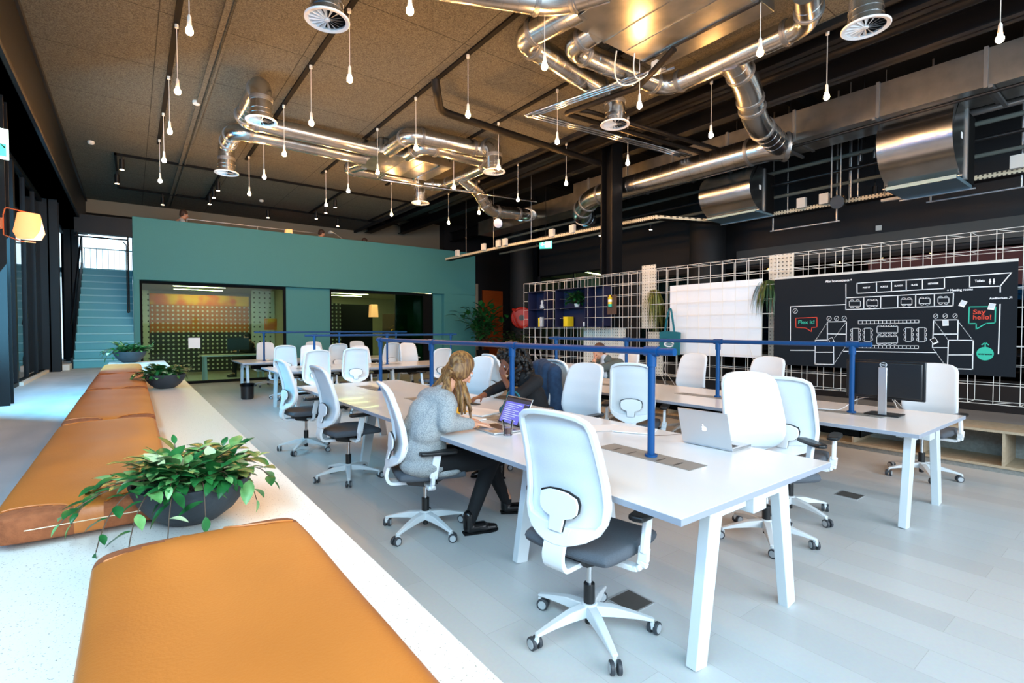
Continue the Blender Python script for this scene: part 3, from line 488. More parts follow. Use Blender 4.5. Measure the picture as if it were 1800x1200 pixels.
def bowl_plant(x, y, R, label, seed, nst=26, lsize=.045, trail=(), sy=1.0, rz=0, hz=1.0):
    rnd = random.Random(seed)
    t = thing('plant_bowl', label, 'potted plant', (x, y, bt+.001), rz, 'dark bowls of trailing plants on the bench')
    H = R*.78*hz
    pr = [(R*.34, 0), (R*.46, H*.04), (R*.70, H*.27), (R*.86, H*.55), (R*.965, H*.85), (R, H), (R*.94, H), (R*.90, H*.85), (R*.3, H*.80)]
    MB().lathe(pr, 40, sy=sy).build('bowl', 'bowl', t, ang=50)
    MB().lathe([(R*.01, H*.90), (R*.5, H*.89), (R*.91, H*.86), (R*.9, H*.8)], 32, sy=sy).build('soil', 'pebbles', t)
    A, B, Cc, Sx = MB(), MB(), MB(), MB()
    def stem(p0, p1, p2, p3, nl, ls):
        c = bez(p0, p1, p2, p3, 12)
        for q in c:
            if q.z < .004: q.z = .004
            rr_ = math.hypot(q.x, q.y)
            if rr_ < R*1.03 and q.z < H*.96: q.z = H*.98
        Sx.tube(c, R*.009, 5)
        for i in range(nl):
            u = (i+1)/nl*12; k = min(11, int(u)); p = c[k]+(c[k+1]-c[k])*(u-k) if k < 12 else c[12]
            tg = (c[min(12, k+1)]-c[max(0, k-1)]).normalized()
            sd = tg.cross(Vector((0, 0, 1))); sd = sd.normalized() if sd.length > .05 else Vector((1, 0, 0))
            d = sd*(1 if i % 2 else -1)*rnd.uniform(.6, 1)+tg*rnd.uniform(.3, .9)+Vector((0, 0, rnd.uniform(-.1, .5)))
            if i == nl-1: d = tg
            l_ = ls*rnd.uniform(.7, 1.25)*(1 if i < nl*.75 else .7)
            tgt = rnd.random(); mkleaf(A if tgt < .66 else (B if tgt < .95 else Cc), p, d, (0, 0, 1), l_, l_*.5, rnd.uniform(.1, .4))
    for i in range(nst):
        a = rnd.uniform(0, 2*PI); r0 = R*rnd.uniform(.05, .72); p0 = Vector((r0*math.cos(a), r0*math.sin(a)*sy, H*.88))
        a2 = a+rnd.uniform(-.7, .7); r1 = r0+R*rnd.uniform(.15, .55); z = H+R*rnd.uniform(.1, .5)
        stem(p0, p0+Vector((0, 0, R*.3)), Vector((r1*.8*math.cos(a2), r1*.8*math.sin(a2), z)), Vector((r1*math.cos(a2), r1*math.sin(a2), z-R*rnd.uniform(-.12, .25))), rnd.randint(5, 8), lsize)
    for (a, r1, dz, n_) in trail:
        a = math.radians(a); p0 = Vector((R*.6*math.cos(a), R*.6*math.sin(a), H*.9))
        stem(p0, Vector((R*1.0*math.cos(a), R*1.0*math.sin(a), H+R*.35)), Vector((r1*R*.9*math.cos(a), r1*R*.9*math.sin(a), H*.95+R*.1)), Vector((r1*R*math.cos(a), r1*R*math.sin(a), max(.01, H*(1-dz)))), n_, lsize*.95)
    Sx.build('stems', 'stem', t); A.build('foliage', 'leaf', t, ang=60, merge=False); B.build('light_foliage', 'leaf_light', t, ang=60, merge=False); Cc.build('pale_foliage', 'leaf_pale', t, ang=60, merge=False)
    return t
bowl_plant(.118, 1.49, .132, 'largest dark bowl of green trailing plant, nearest on the bench', 5, 80, .056, ((185, 1.75, .55, 8), (200, 1.95, .3, 9), (215, 1.7, .95, 8), (232, 1.6, 1.0, 7), (250, 1.35, .8, 6), (275, 1.1, .55, 5), (165, 1.6, .2, 7), (150, 1.5, 0, 6), (20, 1.3, -.2, 6), (-20, 1.4, .2, 7), (-40, 1.25, .5, 6), (60, 1.3, -.4, 6), (100, 1.2, -.6, 6)))
bowl_plant(.215, 4.95, .145, 'middle dark bowl of trailing plant between cushions and bench edge', 11, 48, .062, ((180, 1.5, .2, 8), (195, 1.6, .4, 8), (210, 1.4, .5, 7), (160, 1.5, .1, 7), (20, 1.2, -.3, 5), (225, 1.3, .5, 6)))
bowl_plant(-.02, 9.1, .20, 'farthest dark plant bowl at the end of the bench near the stairs', 23, 44, .09, ((180, 1.5, .3, 8), (200, 1.4, .5, 7), (10, 1.3, -.5, 6), (30, 1.3, -.4, 6), (220, 1.2, .4, 6), (165, 1.6, .1, 7)))

# ------------------------------------------------------------------ task chairs
def chair_outline(inset=0, n=6):
    half = [(0, 1.085), (.08, 1.082), (.145, 1.070), (.188, 1.045), (.205, 1.00), (.213, .90), (.222, .78), (.228, .68), (.222, .605), (.195, .555), (.15, .525), (.10, .505), (.055, .49), (0, .485)]
    c = Vector((0, .79)); pts = []
    full = half+[(-x, z) for x, z in half[-2:0:-1]]
    N = len(full)
    for i in range(N):
        p0, p1, p2 = Vector(full[i-1]), Vector(full[i]), Vector(full[(i+1) % N]); t = (p2-p0).normalized(); nrm = Vector((t.y, -t.x))
        # inward normal
        if nrm.dot(c-p1) < 0: nrm = -nrm
        pts.append(p1+nrm*inset)
    return pts
def yc(z):   # profile of the backrest
    K = [(.36, -.20), (.45, -.262), (.50, -.258), (.56, -.228), (.66, -.205), (.76, -.215), (.88, -.246), (1.0, -.285), (1.09, -.318)]
    if z <= K[0][0]: return K[0][1]
    for (a, b), (c, d) in zip(K, K[1:]):
        if z <= c: t = (z-a)/(c-a); t = t*t*(3-2*t)*.4+t*.6; return b+(d-b)*t
    return K[-1][1]
def wrapx(x, z): return yc(z)+.9*abs(x)**2.2   # shell curves round the sitter
def make_chair():
    t = thing('office_chair', 'x', 'office chair')
    # seat
    nx, ny = 14, 14; vs = []; fs = []
    for side in (1, -1):
        for j in range(ny+1):
            for i in range(nx+1):
                a, b = math.sin((i/nx-.5)*PI), math.sin((j/ny-.5)*PI)
                a2 = a*math.sqrt(1-.18*b*b); b2 = b*math.sqrt(1-.14*a*a)
                r = max(0, 1-abs(a)**6)**(1/6)*max(0, 1-abs(b)**6)**(1/6)
                z = .445+side*(.036*r)*(1 if side > 0 else .8)+(-.012*b2**3 if b > .4 else 0)-.008*(1-a*a)*(side > 0)
                vs.append((a2*.25, .015+b2*.245, z))
    m1 = nx+1; base = (ny+1)*m1
    for j in range(ny):
        for i in range(nx):
            q = (j*m1+i, j*m1+i+1, (j+1)*m1+i+1, (j+1)*m1+i); fs.append(q); fs.append(tuple(base+k for k in q[::-1]))
    MB().add(vs, fs).build('seat', 'seat_grey', t, ang=80)
    # upholstered panel (strip mesh across the outline)
    out = chair_outline(.004); rt = out[:14]; lv = sorted({round(p[1], 4) for p in rt}, reverse=True)
    def wid(z):
        for (a, b) in zip(rt, rt[1:]):
            if b[1] <= z <= a[1]: u = (a[1]-z)/(a[1]-b[1]+1e-9); return max(.001, a[0]+(b[0]-a[0])*u)
        return .001
    zs = [rt[0][1]-.0005]+[rt[0][1]-.006, rt[0][1]-.014]+[1.05-.03*i for i in range(19)]; zs = [z for z in zs if z > .525]; M = 12
    for nm, off, mt in (('backrest', .020, 'chair_mesh'),):
        vs = []; fs = []
        for lay, yo in ((0, off), (1, off-.013)):
            for z in zs:
                for k in range(M+1):
                    x = wid(z)*math.sin((k/M-.5)*PI); e = abs(k/M-.5)*2
                    vs.append((x, wrapx(x, z)+yo-(.006*(e > .9) if lay == 0 else 0), z))
        R = len(zs)
        for r in range(R-1):
            for k in range(M):
                a = r*(M+1)+k; q = (a, a+1, a+M+2, a+M+1); fs.append(q); fs.append(tuple(R*(M+1)+i for i in q[::-1]))
        for r in range(R-1):
            for k in (0, M):
                a = r*(M+1)+k; fs.append((a, a+M+1, a+M+1+R*(M+1), a+R*(M+1)))
        for r in (0, R-1):
            for k in range(M): a = r*(M+1)+k; fs.append((a, a+1, a+1+R*(M+1), a+R*(M+1)))
        MB().add(vs, fs).build(nm, mt, t, ang=60)
    o_, i_ = chair_outline(0), chair_outline(.026)
    # bottom of the opening sits higher than the outer edge
    i_ = [Vector((p[0], max(p[1], .56+.25*abs(p[0])**1.4))) for p in i_]
    O = [(p[0], wrapx(p[0], p[1])-.022, p[1]) for p in o_]; I = [(p[0], wrapx(p[0], p[1])-.022, p[1]) for p in i_]
    MB().ring(O, I, (0, .030, 0)).build('back_frame', 'chair_white', t, bev=.006, ang=50)
    # lumbar pad with neck
    def slab(poly, y0, d): return MB().add(*_plate(poly, y0, d))
    P = [(-.035, .545), (-.040, .600), (-.080, .612), (-.102, .632), (-.106, .668), (-.098, .698), (-.05, .716), (0, .720), (.05, .716), (.098, .698), (.106, .668), (.102, .632), (.080, .612), (.040, .600), (.035, .545)]
    pl = MB().prism([(x, yc(z)-.040, z) for x, z in P], (0, .012, 0)).build('lumbar_pad', 'chair_white', t, bev=.004)
    MB().prism([(x*1.06, yc(z)-.027, z+(.006 if z > .63 else 0)) for x, z in P], (0, .006, 0)).build('pad_edge', 'black_plastic', pl)
    # S shaped carrier from the back frame down and forward under the seat
    c = fillet([(0, yc(.56)-.012, .56), (0, -.262, .50), (0, -.285, .43), (0, -.262, .372), (0, -.10, .365)], .05, 3); vs = []; fs = []
    n = len(c)
    for i, p in enumerate(c):
        tg = (c[min(n-1, i+1)]-c[max(0, i-1)]).normalized(); nr = Vector((0, -tg.z, tg.y)); h = .011; w_ = .055 if i > 2 else .07-.005*i
        vs += [p+Vector((-w_, 0, 0))+nr*h, p+Vector((w_, 0, 0))+nr*h, p+Vector((w_, 0, 0))-nr*h, p+Vector((-w_, 0, 0))-nr*h]
    for i in range(n-1):
        for k in range(4): fs.append((i*4+k, i*4+(k+1) % 4, i*4+4+(k+1) % 4, i*4+4+k))
    fs += [(3, 2, 1, 0), tuple(4*(n-1)+k for k in range(4))]
    MB().add(vs, fs).build('back_carrier', 'chair_white', t, bev=.006)
    MB().prism([(-.085, -.16, .40), (-.085, .14, .405), (-.085, .10, .365), (-.085, -.02, .335), (-.085, -.14, .36)], (.17, 0, 0)).cyl((-.15, .05, .375), (.15, .05, .375), .012, 8).build('mechanism', 'black_plastic', t, bev=.008)
    for s in (-1, 1):
        a = MB(); c = fillet([(s*.12, -.01, .372), (s*.285, -.01, .372), (s*.292, -.005, .47)], .04, 3)
        for p, q in zip(c, c[1:]): a.beam(p, q+(q-p)*.1, .05, .024, up=(0, 1, 0) if abs((q-p).normalized().z) > .9 else (0, 0, 1))
        a.beam((s*.292, -.005, .45), (s*.292, .025, .61), .026, .052, up=(0, 1, 0))
        ar = a.build('armrest', 'chair_white', t, bev=.006)
        MB().prism([(s*.292+x, .03+y, .61) for x, y in ((-.035, -.12), (-.042, -.06), (-.042, .08), (-.03, .125), (0, .135), (.03, .125), (.042, .08), (.042, -.06), (.035, -.12), (0, -.13))], (0, 0, .026)).build('arm_pad', 'black_plastic', ar, bev=.009, seg=3)
    MB().cyl((0, 0, .2), (0, 0, .345), .015, 14).build('gas_column', 'chrome', t)
    MB().cyl((0, 0, .13), (0, 0, .235), .027, 16).cyl((0, 0, .04), (0, 0, .13), .02, 14).build('column_sleeve', 'black_plastic', t, bev=.003)
    b = MB().cyl((0, 0, .092), (0, 0, .142), .048, 20, .038)
    for k in range(5):
        a = 2*PI*k/5+.3; d = Vector((math.cos(a), math.sin(a), 0)); sd = Vector((-d.y, d.x, 0))
        st_ = [(.03, .135, .085, .030), (.12, .128, .085, .026), (.22, .103, .078, .021), (.305, .078, .066, .016)]; vs = []
        for r, zt, zb, w_ in st_:
            vs += [d*r-sd*w_+Vector((0, 0, zb)), d*r+sd*w_+Vector((0, 0, zb)), d*r+sd*w_*.8+Vector((0, 0, zt)), d*r-sd*w_*.8+Vector((0, 0, zt))]
        fs = [(i*4+q, i*4+(q+1) % 4, i*4+4+(q+1) % 4, i*4+4+q) for i in range(3) for q in range(4)]+[(3, 2, 1, 0), (12, 13, 14, 15)]
        b.add(vs, fs)
    b.build('star_base', 'leg_grey', t, bev=.004)
    for k in range(5):
        a = 2*PI*k/5+.3; d = Vector((math.cos(a), math.sin(a), 0)); c0 = d*.298; an = a+.9+k*1.3; e = Vector((math.cos(an), math.sin(an), 0)); ax = Vector((-e.y, e.x, 0))
        cc = c0+e*.016
        cs = MB().cyl(c0+Vector((0, 0, .04)), c0+Vector((0, 0, .075)), .010, 8).beam(cc-e*.012+Vector((0, 0, .03)), c0+Vector((0, 0, .062)), .014, .03).build('caster', 'leg_grey', t)
        wh = MB(); hb = MB()
        for s in (-1, 1):
            p = cc+ax*s*.017+Vector((0, 0, .03)); wh.cyl(p-ax*s*.010, p+ax*s*.008, .030, 20); hb.cyl(p+ax*s*.006, p+ax*s*.0105, .021, 16)
        wh.build('wheels', 'caster_tyre', cs, bev=.003); hb.build('hub_caps', 'caster_hub', cs)
    return t
def _plate(poly, y0, d): return [], []
CH0 = make_chair(); used = [0]
UP = ('seat', 'backrest', 'back_frame', 'lumbar_pad', 'back_carrier', 'mechanism', 'armrest')
def chair(x, y, face, label, group, dz=0, spin=0):
    """face: heading in degrees the sitter looks, 0 = +Y, 90 = +X"""
    c = CH0 if not used[0] else copy_tree(CH0); used[0] = 1
    c.location = (x, y, 0); c.rotation_euler = (0, 0, -math.radians(face)); c['label'] = label; c['group'] = group; c['category'] = 'office chair'
    for ch in c.children:
        b = ch.name.split('.')[0]
        if b in UP: ch.location.z = dz
        elif b == 'gas_column': ch.scale.z = 1; ch.location.z = dz
        elif b in ('star_base', 'caster'): 
            if spin: ch.rotation_euler.z = spin
    return c
g1 = 'white office chairs along the near long desk'; g2 = 'white office chairs along the second long desk'; g3 = 'white office chairs at the far pair of desks'
chair(1.735, 1.68, 80, 'nearest white office chair, seen from behind at the desk corner', g1, .02, .35)
chair(1.68, 3.26, 106, 'white office chair the fair-haired woman sits on', g1, 0, .1)
chair(1.67, 4.85, 88, 'empty white office chair directly behind the seated fair-haired woman', g1, .03, .6)
chair(1.66, 6.3, 86, 'farthest white office chair on the left side of the near desk', g1, .02, .2)
chair(3.48, 1.69, 216, 'white office chair behind the silver laptop, facing the camera', g1, .05, .9)
chair(3.34, 3.50, -100, 'white office chair facing the near desk, between blue jacket and laptop', g1, .03, .3)
chair(3.36, 4.22, -92, 'white office chair with a denim jacket on its back', g1, .0, .3)
chair(3.30, 5.30, -100, 'white office chair just left of the dark-haired woman', g1, .02, .3)
chair(4.12, 1.82, 78, 'white office chair at the second desk, half hidden behind the laptop chair', g2, .02, .5)
chair(4.13, 3.36, 60, 'white office chair seen from behind, right of centre at the second desk', g2, .04, .2)
chair(4.1, 4.2, 98, 'turned white office chair in front of the grey-suited man', g2, .03, .2)
chair(4.08, 5.5, 95, 'white office chair seen behind the dark-haired woman', g2, .04, .2)
chair(6.20, 1.50, -88, 'white office chair behind the black monitor at the second desk', g2, .02, .55)
chair(6.12, 3.1, -90, 'white office chair below the left end of the black map board', g2, .02, .2)
chair(6.12, 4.15, -90, 'white office chair below the blank whiteboard', g2, .02, .2)
chair(6.15, 5.35, -90, 'white office chair the grey-suited man sits on', g2, .0, .2)
chair(2.45, 8.75, 5, 'white office chair with its back to the camera, left end of the third desk', g3, .03, .2)
chair(3.12, 8.72, 14, 'turned white office chair second from the left at the third desk', g3, .05, .4)
chair(4.75, 8.8, -6, 'white office chair at the third desk, just beyond the fair-haired woman\'s head', g3, .0, .4)
chair(3.0, 10.75, 184, 'front-facing white office chair at the left of the third desk', g3, .03, .4)
chair(4.05, 10.7, 180, 'front-facing white office chair at the middle of the third desk', g3, .0, .4)
chair(5.3, 10.9, 180, 'front-facing white office chair at the right of the third desk', g3, .04, .4)
chair(2.55, 11.2, 12, 'white office chair with its back to the camera beside the waste bin', g3, .04, .2)
chair(3.75, 11.75, 0, 'far white office chair showing its back, in front of the dark green pier', g3, .04, .2)
chair(5.05, 11.75, 0, 'white office chair showing its back between the two blue posts', g3, .04, .2)
chair(2.75, 13.9, 180, 'front-facing white office chair behind the fourth desk, left end', g3, .03, .4)
chair(3.95, 13.9, 180, 'front-facing white office chair behind the fourth desk, before the green pier', g3, .03, .4)
chair(5.15, 13.9, 180, 'front-facing white office chair behind the fourth desk, under the second window', g3, .03, .4)
# ------------------------------------------------------------------ desks
def desk(name_label, x0, x1, y0, y1, group, along='y', legs=(), trays=(), tray_w=.16):
    """local frame: length along local Y"""
    t = thing('long_desk', name_label, 'desk', ((x0+x1)/2, (y0+y1)/2, 0), 0 if along == 'y' else PI/2, group)
    W, L = (x1-x0, y1-y0) if along == 'y' else (y1-y0, x1-x0)
    MB().box(-W/2, W/2, -L/2, L/2, .727, .730).box(-W/2+.001, W/2-.001, -L/2+.001, L/2-.001, .702, .727).build('tabletop', 'desk_white', t)
    MB().ring([(-W/2-.001, -L/2-.001, .702), (W/2+.001, -L/2-.001, .702), (W/2+.001, L/2+.001, .702), (-W/2-.001, L/2+.001, .702)], [(-W/2+.001, -L/2+.001, .702), (W/2-.001, -L/2+.001, .702), (W/2-.001, L/2-.001, .702), (-W/2+.001, L/2-.001, .702)], (0, 0, .0265)).build('edge_band', 'desk_edge', t)
    for ly in legs:
        for s in (-1, 1):
            MB().beam((s*.415, ly, 0), (s*.30, ly, .70), .085, .05, up=(0, 1, 0), w1=.10).build('leg', 'leg_grey', t, bev=.003)
        MB().box(-.36, .36, ly-.025, ly+.025, .625, .700).box(-.55, .55, ly-.02, ly+.02, .68, .702).box(-.06, .06, ly-.06, ly+.06, .60, .68).build('crossbar', 'leg_grey', t, bev=.003)
    MB().box(-.38, -.33, -L/2+.12, L/2-.12, .66, .70).box(.33, .38, -L/2+.12, L/2-.12, .66, .70).build('under_rail', 'leg_grey', t)
    MB().box(-.14, .14, -L/2+.5, L/2-.3, .56, .565).box(-.14, -.135, -L/2+.5, L/2-.3, .56, .64).box(.135, .14, -L/2+.5, L/2-.3, .56, .64).box(-.14, .14, -L/2+.5, -L/2+.51, .56, .70).box(-.14, .14, L/2-.31, L/2-.3, .56, .70).build('cable_trough', 'black_matte', t)
    for ty in trays:
        p = MB().box(-tray_w/2, tray_w/2, ty-.32, ty+.32, .730, .7325).build('power_flap', 'tray_grey', t)
        m = MB()
        for q in (-.21, -.10, .10, .21): m.box(-tray_w/2+.02, tray_w/2-.06, ty+q-.005, ty+q+.005, .7325, .7332)
        m.build('flap_slot', 'black_plastic', p)
    return t
def rail(label, pts, posts, z=1.315):
    t = thing('desk_rail', label, 'rail', (posts[0][0], posts[0][1], .7335), 0, 'blue tube rails above the desks')
    o = Vector((posts[0][0], posts[0][1], .7335))
    MB().tube([Vector((p[0], p[1], z))-o for p in pts], .021, 14).build('top_rail', 'blue_steel', t)
    for p in posts:
        b = Vector((p[0], p[1], .7335))-o; q = Vector((p[0], p[1], z))-o
        MB().cyl(b, q, .020, 14).cyl(b, b+Vector((0, 0, .012)), .035, 16).cyl(q-Vector((0, 0, .085)), q-Vector((0, 0, .01)), .027, 14).build('post', 'blue_steel', t)
        dr_ = (Vector(pts[1])-Vector(pts[0])); dr_ = Vector((dr_.x, dr_.y, 0)).normalized()
        MB().cyl(q-dr_*.045, q+dr_*.045, .028, 14).build('clamp', 'blue_steel', t)
    return t
gd = 'long white bench desks'
desk('nearest long white desk with the silver laptop on its corner', 1.65, 3.01, 1.12, 6.68, gd, legs=(-2.68, -1.45, 1.2, 2.65), trays=(-2.1, -.75, .62, 2.0))
desk('second long white desk carrying the black monitor', 4.27, 5.52, 1.05, 6.65, gd, legs=(-2.67, -1.4, 1.2, 2.65), trays=(-2.1, -.8, .6, 1.9))
desk('third long white desk, set crosswise beyond the near desk', 1.93, 6.3, 9.05, 10.35, gd, 'x', legs=(-2.0, 0, 2.0), trays=(-1.4, 0, 1.4))
desk('fourth long white desk, set crosswise before the green box', 1.85, 5.95, 11.8, 13.2, gd, 'x', legs=(-1.95, 0, 1.9), trays=(-1.3, .2, 1.4))
rail('nearest blue tube rail, on the near long desk', [(2.33, 1.63), (2.33, 5.72)], [(2.33, 1.78), (2.33, 3.08), (2.33, 4.38), (2.33, 5.64)], 1.325)
rail('blue tube rail on the second desk, beside the monitor', [(4.93, 1.54), (4.93, 5.6)], [(4.93, 1.68), (4.93, 2.92), (4.93, 4.15), (4.93, 5.45)], 1.318)
rail('blue tube rail on the third desk, behind the fair-haired woman', [(2.55, 9.7), (5.78, 9.7)], [(2.72, 9.7), (4.15, 9.7), (5.64, 9.7)], 1.33)
rail('farthest blue tube rail, before the green box', [(2.2, 12.5), (5.9, 12.5)], [(2.4, 12.5), (4.1, 12.5), (5.6, 12.5)], 1.375)
# waste bin
wb = thing('waste_bin', 'dark round waste bin under the left end of the fourth desk', 'bin', (1.9, 11.6, 0))
MB().lathe([(.10, 0), (.13, .30), (.136, .30), (.136, .315), (.125, .315), (.12, .02)], 24).build('body', 'black_plastic', wb)
MB().lathe([(.136, .27), (.139, .30), (.139, .32), (.130, .325), (.128, .30)], 24).build('bin_liner', 'glass_facade', wb)
# floor boxes
for x, y, l in ((2.10, 1.73, 'dark metal floor hatch behind the nearest chair base'), (4.98, 1.70, 'dark metal floor hatch between the near desk and the second desk')):
    h = thing('floor_hatch', l, 'floor hatch', (x, y, 0)); MB().box(-.08, .08, -.08, .08, 0, .003).build('lid', 'hatch', h)
    MB().ring([(-.088, -.088, 0), (.088, -.088, 0), (.088, .088, 0), (-.088, .088, 0)], [(-.08, -.08, 0), (.08, -.08, 0), (.08, .08, 0), (-.08, .08, 0)], (0, 0, .004)).build('frame', 'aluminium', h)
# ------------------------------------------------------------------ things on the desks
def laptop(x, y, rz, label, ang=108, screen=None, logo=True, W=.325, D=.225):
    t = thing('laptop', label, 'laptop', (x, y, .7332), rz, 'laptops')
    b = MB().box(-W/2, W/2, -D/2, D/2, 0, .012).build('keyboard_deck', 'aluminium', t, bev=.003)
    MB().box(-W*.42, W*.42, -.01, D*.38, .012, .0128).build('keys', 'key_black', b); MB().box(-.05, .05, -D*.42, -.03, .012, .0124).build('touchpad', 'desk_edge', b)
    a = math.radians(ang-90); M = Matrix.Translation((0, D/2, .012)) @ Matrix.Rotation(-a, 4, 'X')
    l = MB().box(-W/2, W/2, 0, .006, 0, D).xf(M).build('screen_lid', 'aluminium', t, bev=.002)
    MB().box(-W/2+.008, W/2-.008, -.0008, 0, .01, D-.008).xf(M).build('bezel', 'key_black', l)
    MB().box(-W/2+.016, W/2-.016, -.0014, -.0008, .02, D-.018).xf(M).build('display', screen or 'black_plastic', l)
    if screen:
        MB().box(-W/2+.016, W/2-.016, -.0018, -.0014, D-.045, D-.018).box(W/2-.07, W/2-.016, -.0018, -.0014, .02, D-.05).xf(M).build('browser_bar', 'screen_dark', l)
        m = MB()
        for i in range(9): m.box(-W/2+.03, W/2-.09-.02*(i*7 % 5), -.0019, -.0015, D-.065-i*.015, D-.060-i*.015)
        m.xf(M).build('text_lines', 'line_white', l)
    if logo:
        ap = []
        for k in range(40):
            u = 2*PI*k/40; x_ = .0155*math.cos(u); z_ = .0165*math.sin(u)
            if z_ > 0: z_ *= 1-.18*math.exp(-(x_/.006)**2)*1.2
            else: z_ *= 1-.10*math.exp(-(x_/.005)**2); x_ *= 1-.25*(z_/.0165)**2
            if abs(u-.15) < .45 or u > 2*PI-.30: x_ = min(x_, .0085+.5*abs(z_-.002)**1.1*6*.2)
            ap.append((x_, .0062, D/2-.004+z_))
        lg = MB().prism(ap, (0, .0006, 0))
        lf = [(.001, .0062, D/2+.0135), (.001, .0062, D/2+.019), (.004, .0062, D/2+.0225), (.0075, .0062, D/2+.0235), (.0075, .0062, D/2+.018), (.0045, .0062, D/2+.0145)]
        lg.prism(lf, (0, .0006, 0)).xf(M).build('logo', 'white_glow', l)
    return t
laptop(2.90, 1.72, PI/2+.03, 'open silver laptop at the near desk corner, lid towards the camera', 106)
laptop(2.07, 2.93, -PI/2-.06, 'open laptop in front of the fair-haired woman', 116, 'screen_purple', True)
laptop(5.15, 5.25, PI/2+.1, 'open silver laptop in front of the grey-suited man', 105)
gl = thing('drinking_glass', 'ribbed glass of brown drink beside the woman\'s laptop', 'glass', (2.02, 2.72, .7335))
m = MB(); n = 20; pr = [(.030, 0), (.032, .004), (.040, .10), (.038, .10), (.030, .008)]
vs = [(r*(1+(.05 if j % 2 else -.03)*(z > .003))*math.cos(2*PI*j/n), r*(1+(.05 if j % 2 else -.03)*(z > .003))*math.sin(2*PI*j/n), z) for r, z in pr for j in range(n)]
m.add(vs, [(i*n+j, i*n+(j+1) % n, (i+1)*n+(j+1) % n, (i+1)*n+j) for i in range(4) for j in range(n)]+[tuple(range(n))[::-1], tuple(range(4*n, 5*n))]).build('tumbler', 'glass_clear', gl, ang=20)
MB().lathe([(.0285, .009), (.0335, .052)], 20).build('drink', 'drink', gl)
# monitor
mo = thing('monitor', 'black monitor seen from behind on a silver stand', 'monitor', (5.02, 1.47, .7332), PI/2+.02)
b = MB().box(-.275, .275, 0, .022, .135, .455).build('casing', 'black_plastic', mo, bev=.006)
MB().prism([(-.26, .022, .15), (.26, .022, .15), (.26, .022, .44), (-.26, .022, .44)], (0, .02, 0)).build('rear_shell', 'black_plastic', b, bev=.012, seg=3)
MB().box(-.265, .265, -.001, 0, .15, .445).build('display', 'key_black', b)
MB().box(-.03, .03, .045, .062, .0, .40).build('stand_neck', 'aluminium', mo, bev=.004)
MB().box(-.12, .12, -.10, .09, 0, .010).build('stand_foot', 'black_plastic', mo, bev=.003)
lg = MB().ring([(.026*math.cos(2*PI*k/24), .0425, .42+.020*math.sin(2*PI*k/24)) for k in range(24)], [(.0225*math.cos(2*PI*k/24), .0425, .42+.0165*math.sin(2*PI*k/24)) for k in range(24)], (0, .002, 0)).build('logo', 'line_white', mo)
MF = Matrix.Translation((.0185, .0435, .4145)) @ Matrix(((-1, 0, 0, 0), (0, 0, 1, 0), (0, 1, 0, 0), (0, 0, 0, 1)))
text_mesh('lettering', 'DELL', .014, 'line_white', mo, MF, .037, bold=.0004)
tag(MB().tube(bez((5.10, 1.60, .86), (5.12, 1.75, .84), (5.0, 1.72, .76), (4.96, 1.80, .7365), 10), .003, 6).tube([(4.96, 1.80, .7365), (4.88, 2.0, .7365), (4.86, 2.25, .7365)], .003, 6).build('cable', 'white_gloss'), 'white cables lying beside the monitor stand', 'cable')
# papers, notebook, pen
def sheet(x, y, rz, label, w_=.21, l_=.297, m='paper', z=.7335, name='paper_sheet', cat='paper', t_=.001):
    return tag(MB().box(-w_/2, w_/2, -l_/2, l_/2, 0, t_).build(name, m, loc=(x, y, z)), label, cat)
o = sheet(2.83, 2.30, 0, 'open white notebook beside the post on the near desk', .2, .28, name='notebook', cat='notebook', t_=.006); o.rotation_euler.z = .5
o = sheet(2.72, 2.5, 0, 'loose white sheet left of the open notebook'); o.rotation_euler.z = 1.2
tag(MB().cyl((2.84, 2.19, .745), (2.96, 2.28, .745), .004, 8).build('pen', 'navy'), 'dark pen lying on the white notebook', 'pen')
tag(MB().tube([(2.74, 2.12, .7366), (2.86, 2.06, .7366), (2.98, 2.02, .7366)], .0015, 6).build('ribbon', 'brown_board'), 'thin dark cord beside the silver laptop', 'cord')
o = sheet(2.35, 3.65, 0, 'white paper stack between the two women', .3, .42, t_=.012, name='paper_stack'); o.rotation_euler.z = .3
o = tag(MB().add([(-.1, -.15, .001), (.1, -.15, .001), (.1, .15, .001), (-.1, .15, .001), (-.1, -.1, .13), (-.1, .12, .13)], [(0, 1, 2, 3), (0, 1, 4), (3, 2, 5), (1, 2, 5, 4), (0, 4, 5, 3)]).build('folder', 'paper_yellow', loc=(2.2, 3.78, .7335)), 'orange and white folder standing open by the woman\'s face', 'folder')
bg_ = thing('handbag', 'slouched dark teal handbag behind the open laptop', 'bag', (2.48, 3.25, .7335))
MB().ell((0, 0, .075), (.07, .13, .10)).ell((.0, .05, .045), (.085, .12, .055)).build('bag_body', 'tote_teal', bg_, vox=.01, smooth=4)
MB().tube(bez((0, -.09, .13), (-.02, -.1, .24), (-.02, .1, .24), (0, .09, .13)), .008, 8).build('bag_handle', 'tote_teal', bg_)
o = sheet(2.10, 3.42, 0, 'open sketchbook beside the woman\'s laptop', .22, .30, name='sketchbook', cat='notebook', t_=.008); o.rotation_euler.z = .15
tag(MB().cyl((2.02, 3.30, .7435), (2.02, 3.45, .7435), .003, 8).build('pencil', 'key_black'), 'black pencil on the open sketchbook', 'pencil')
ph = tag(MB().box(-.036, .036, -.072, .072, 0, .008).build('phone', 'black_plastic', bev=.003, loc=(2.60, 4.05, .745)), 'dark phone lying by the dark-haired woman\'s hand', 'phone'); ph.location.z = .7335
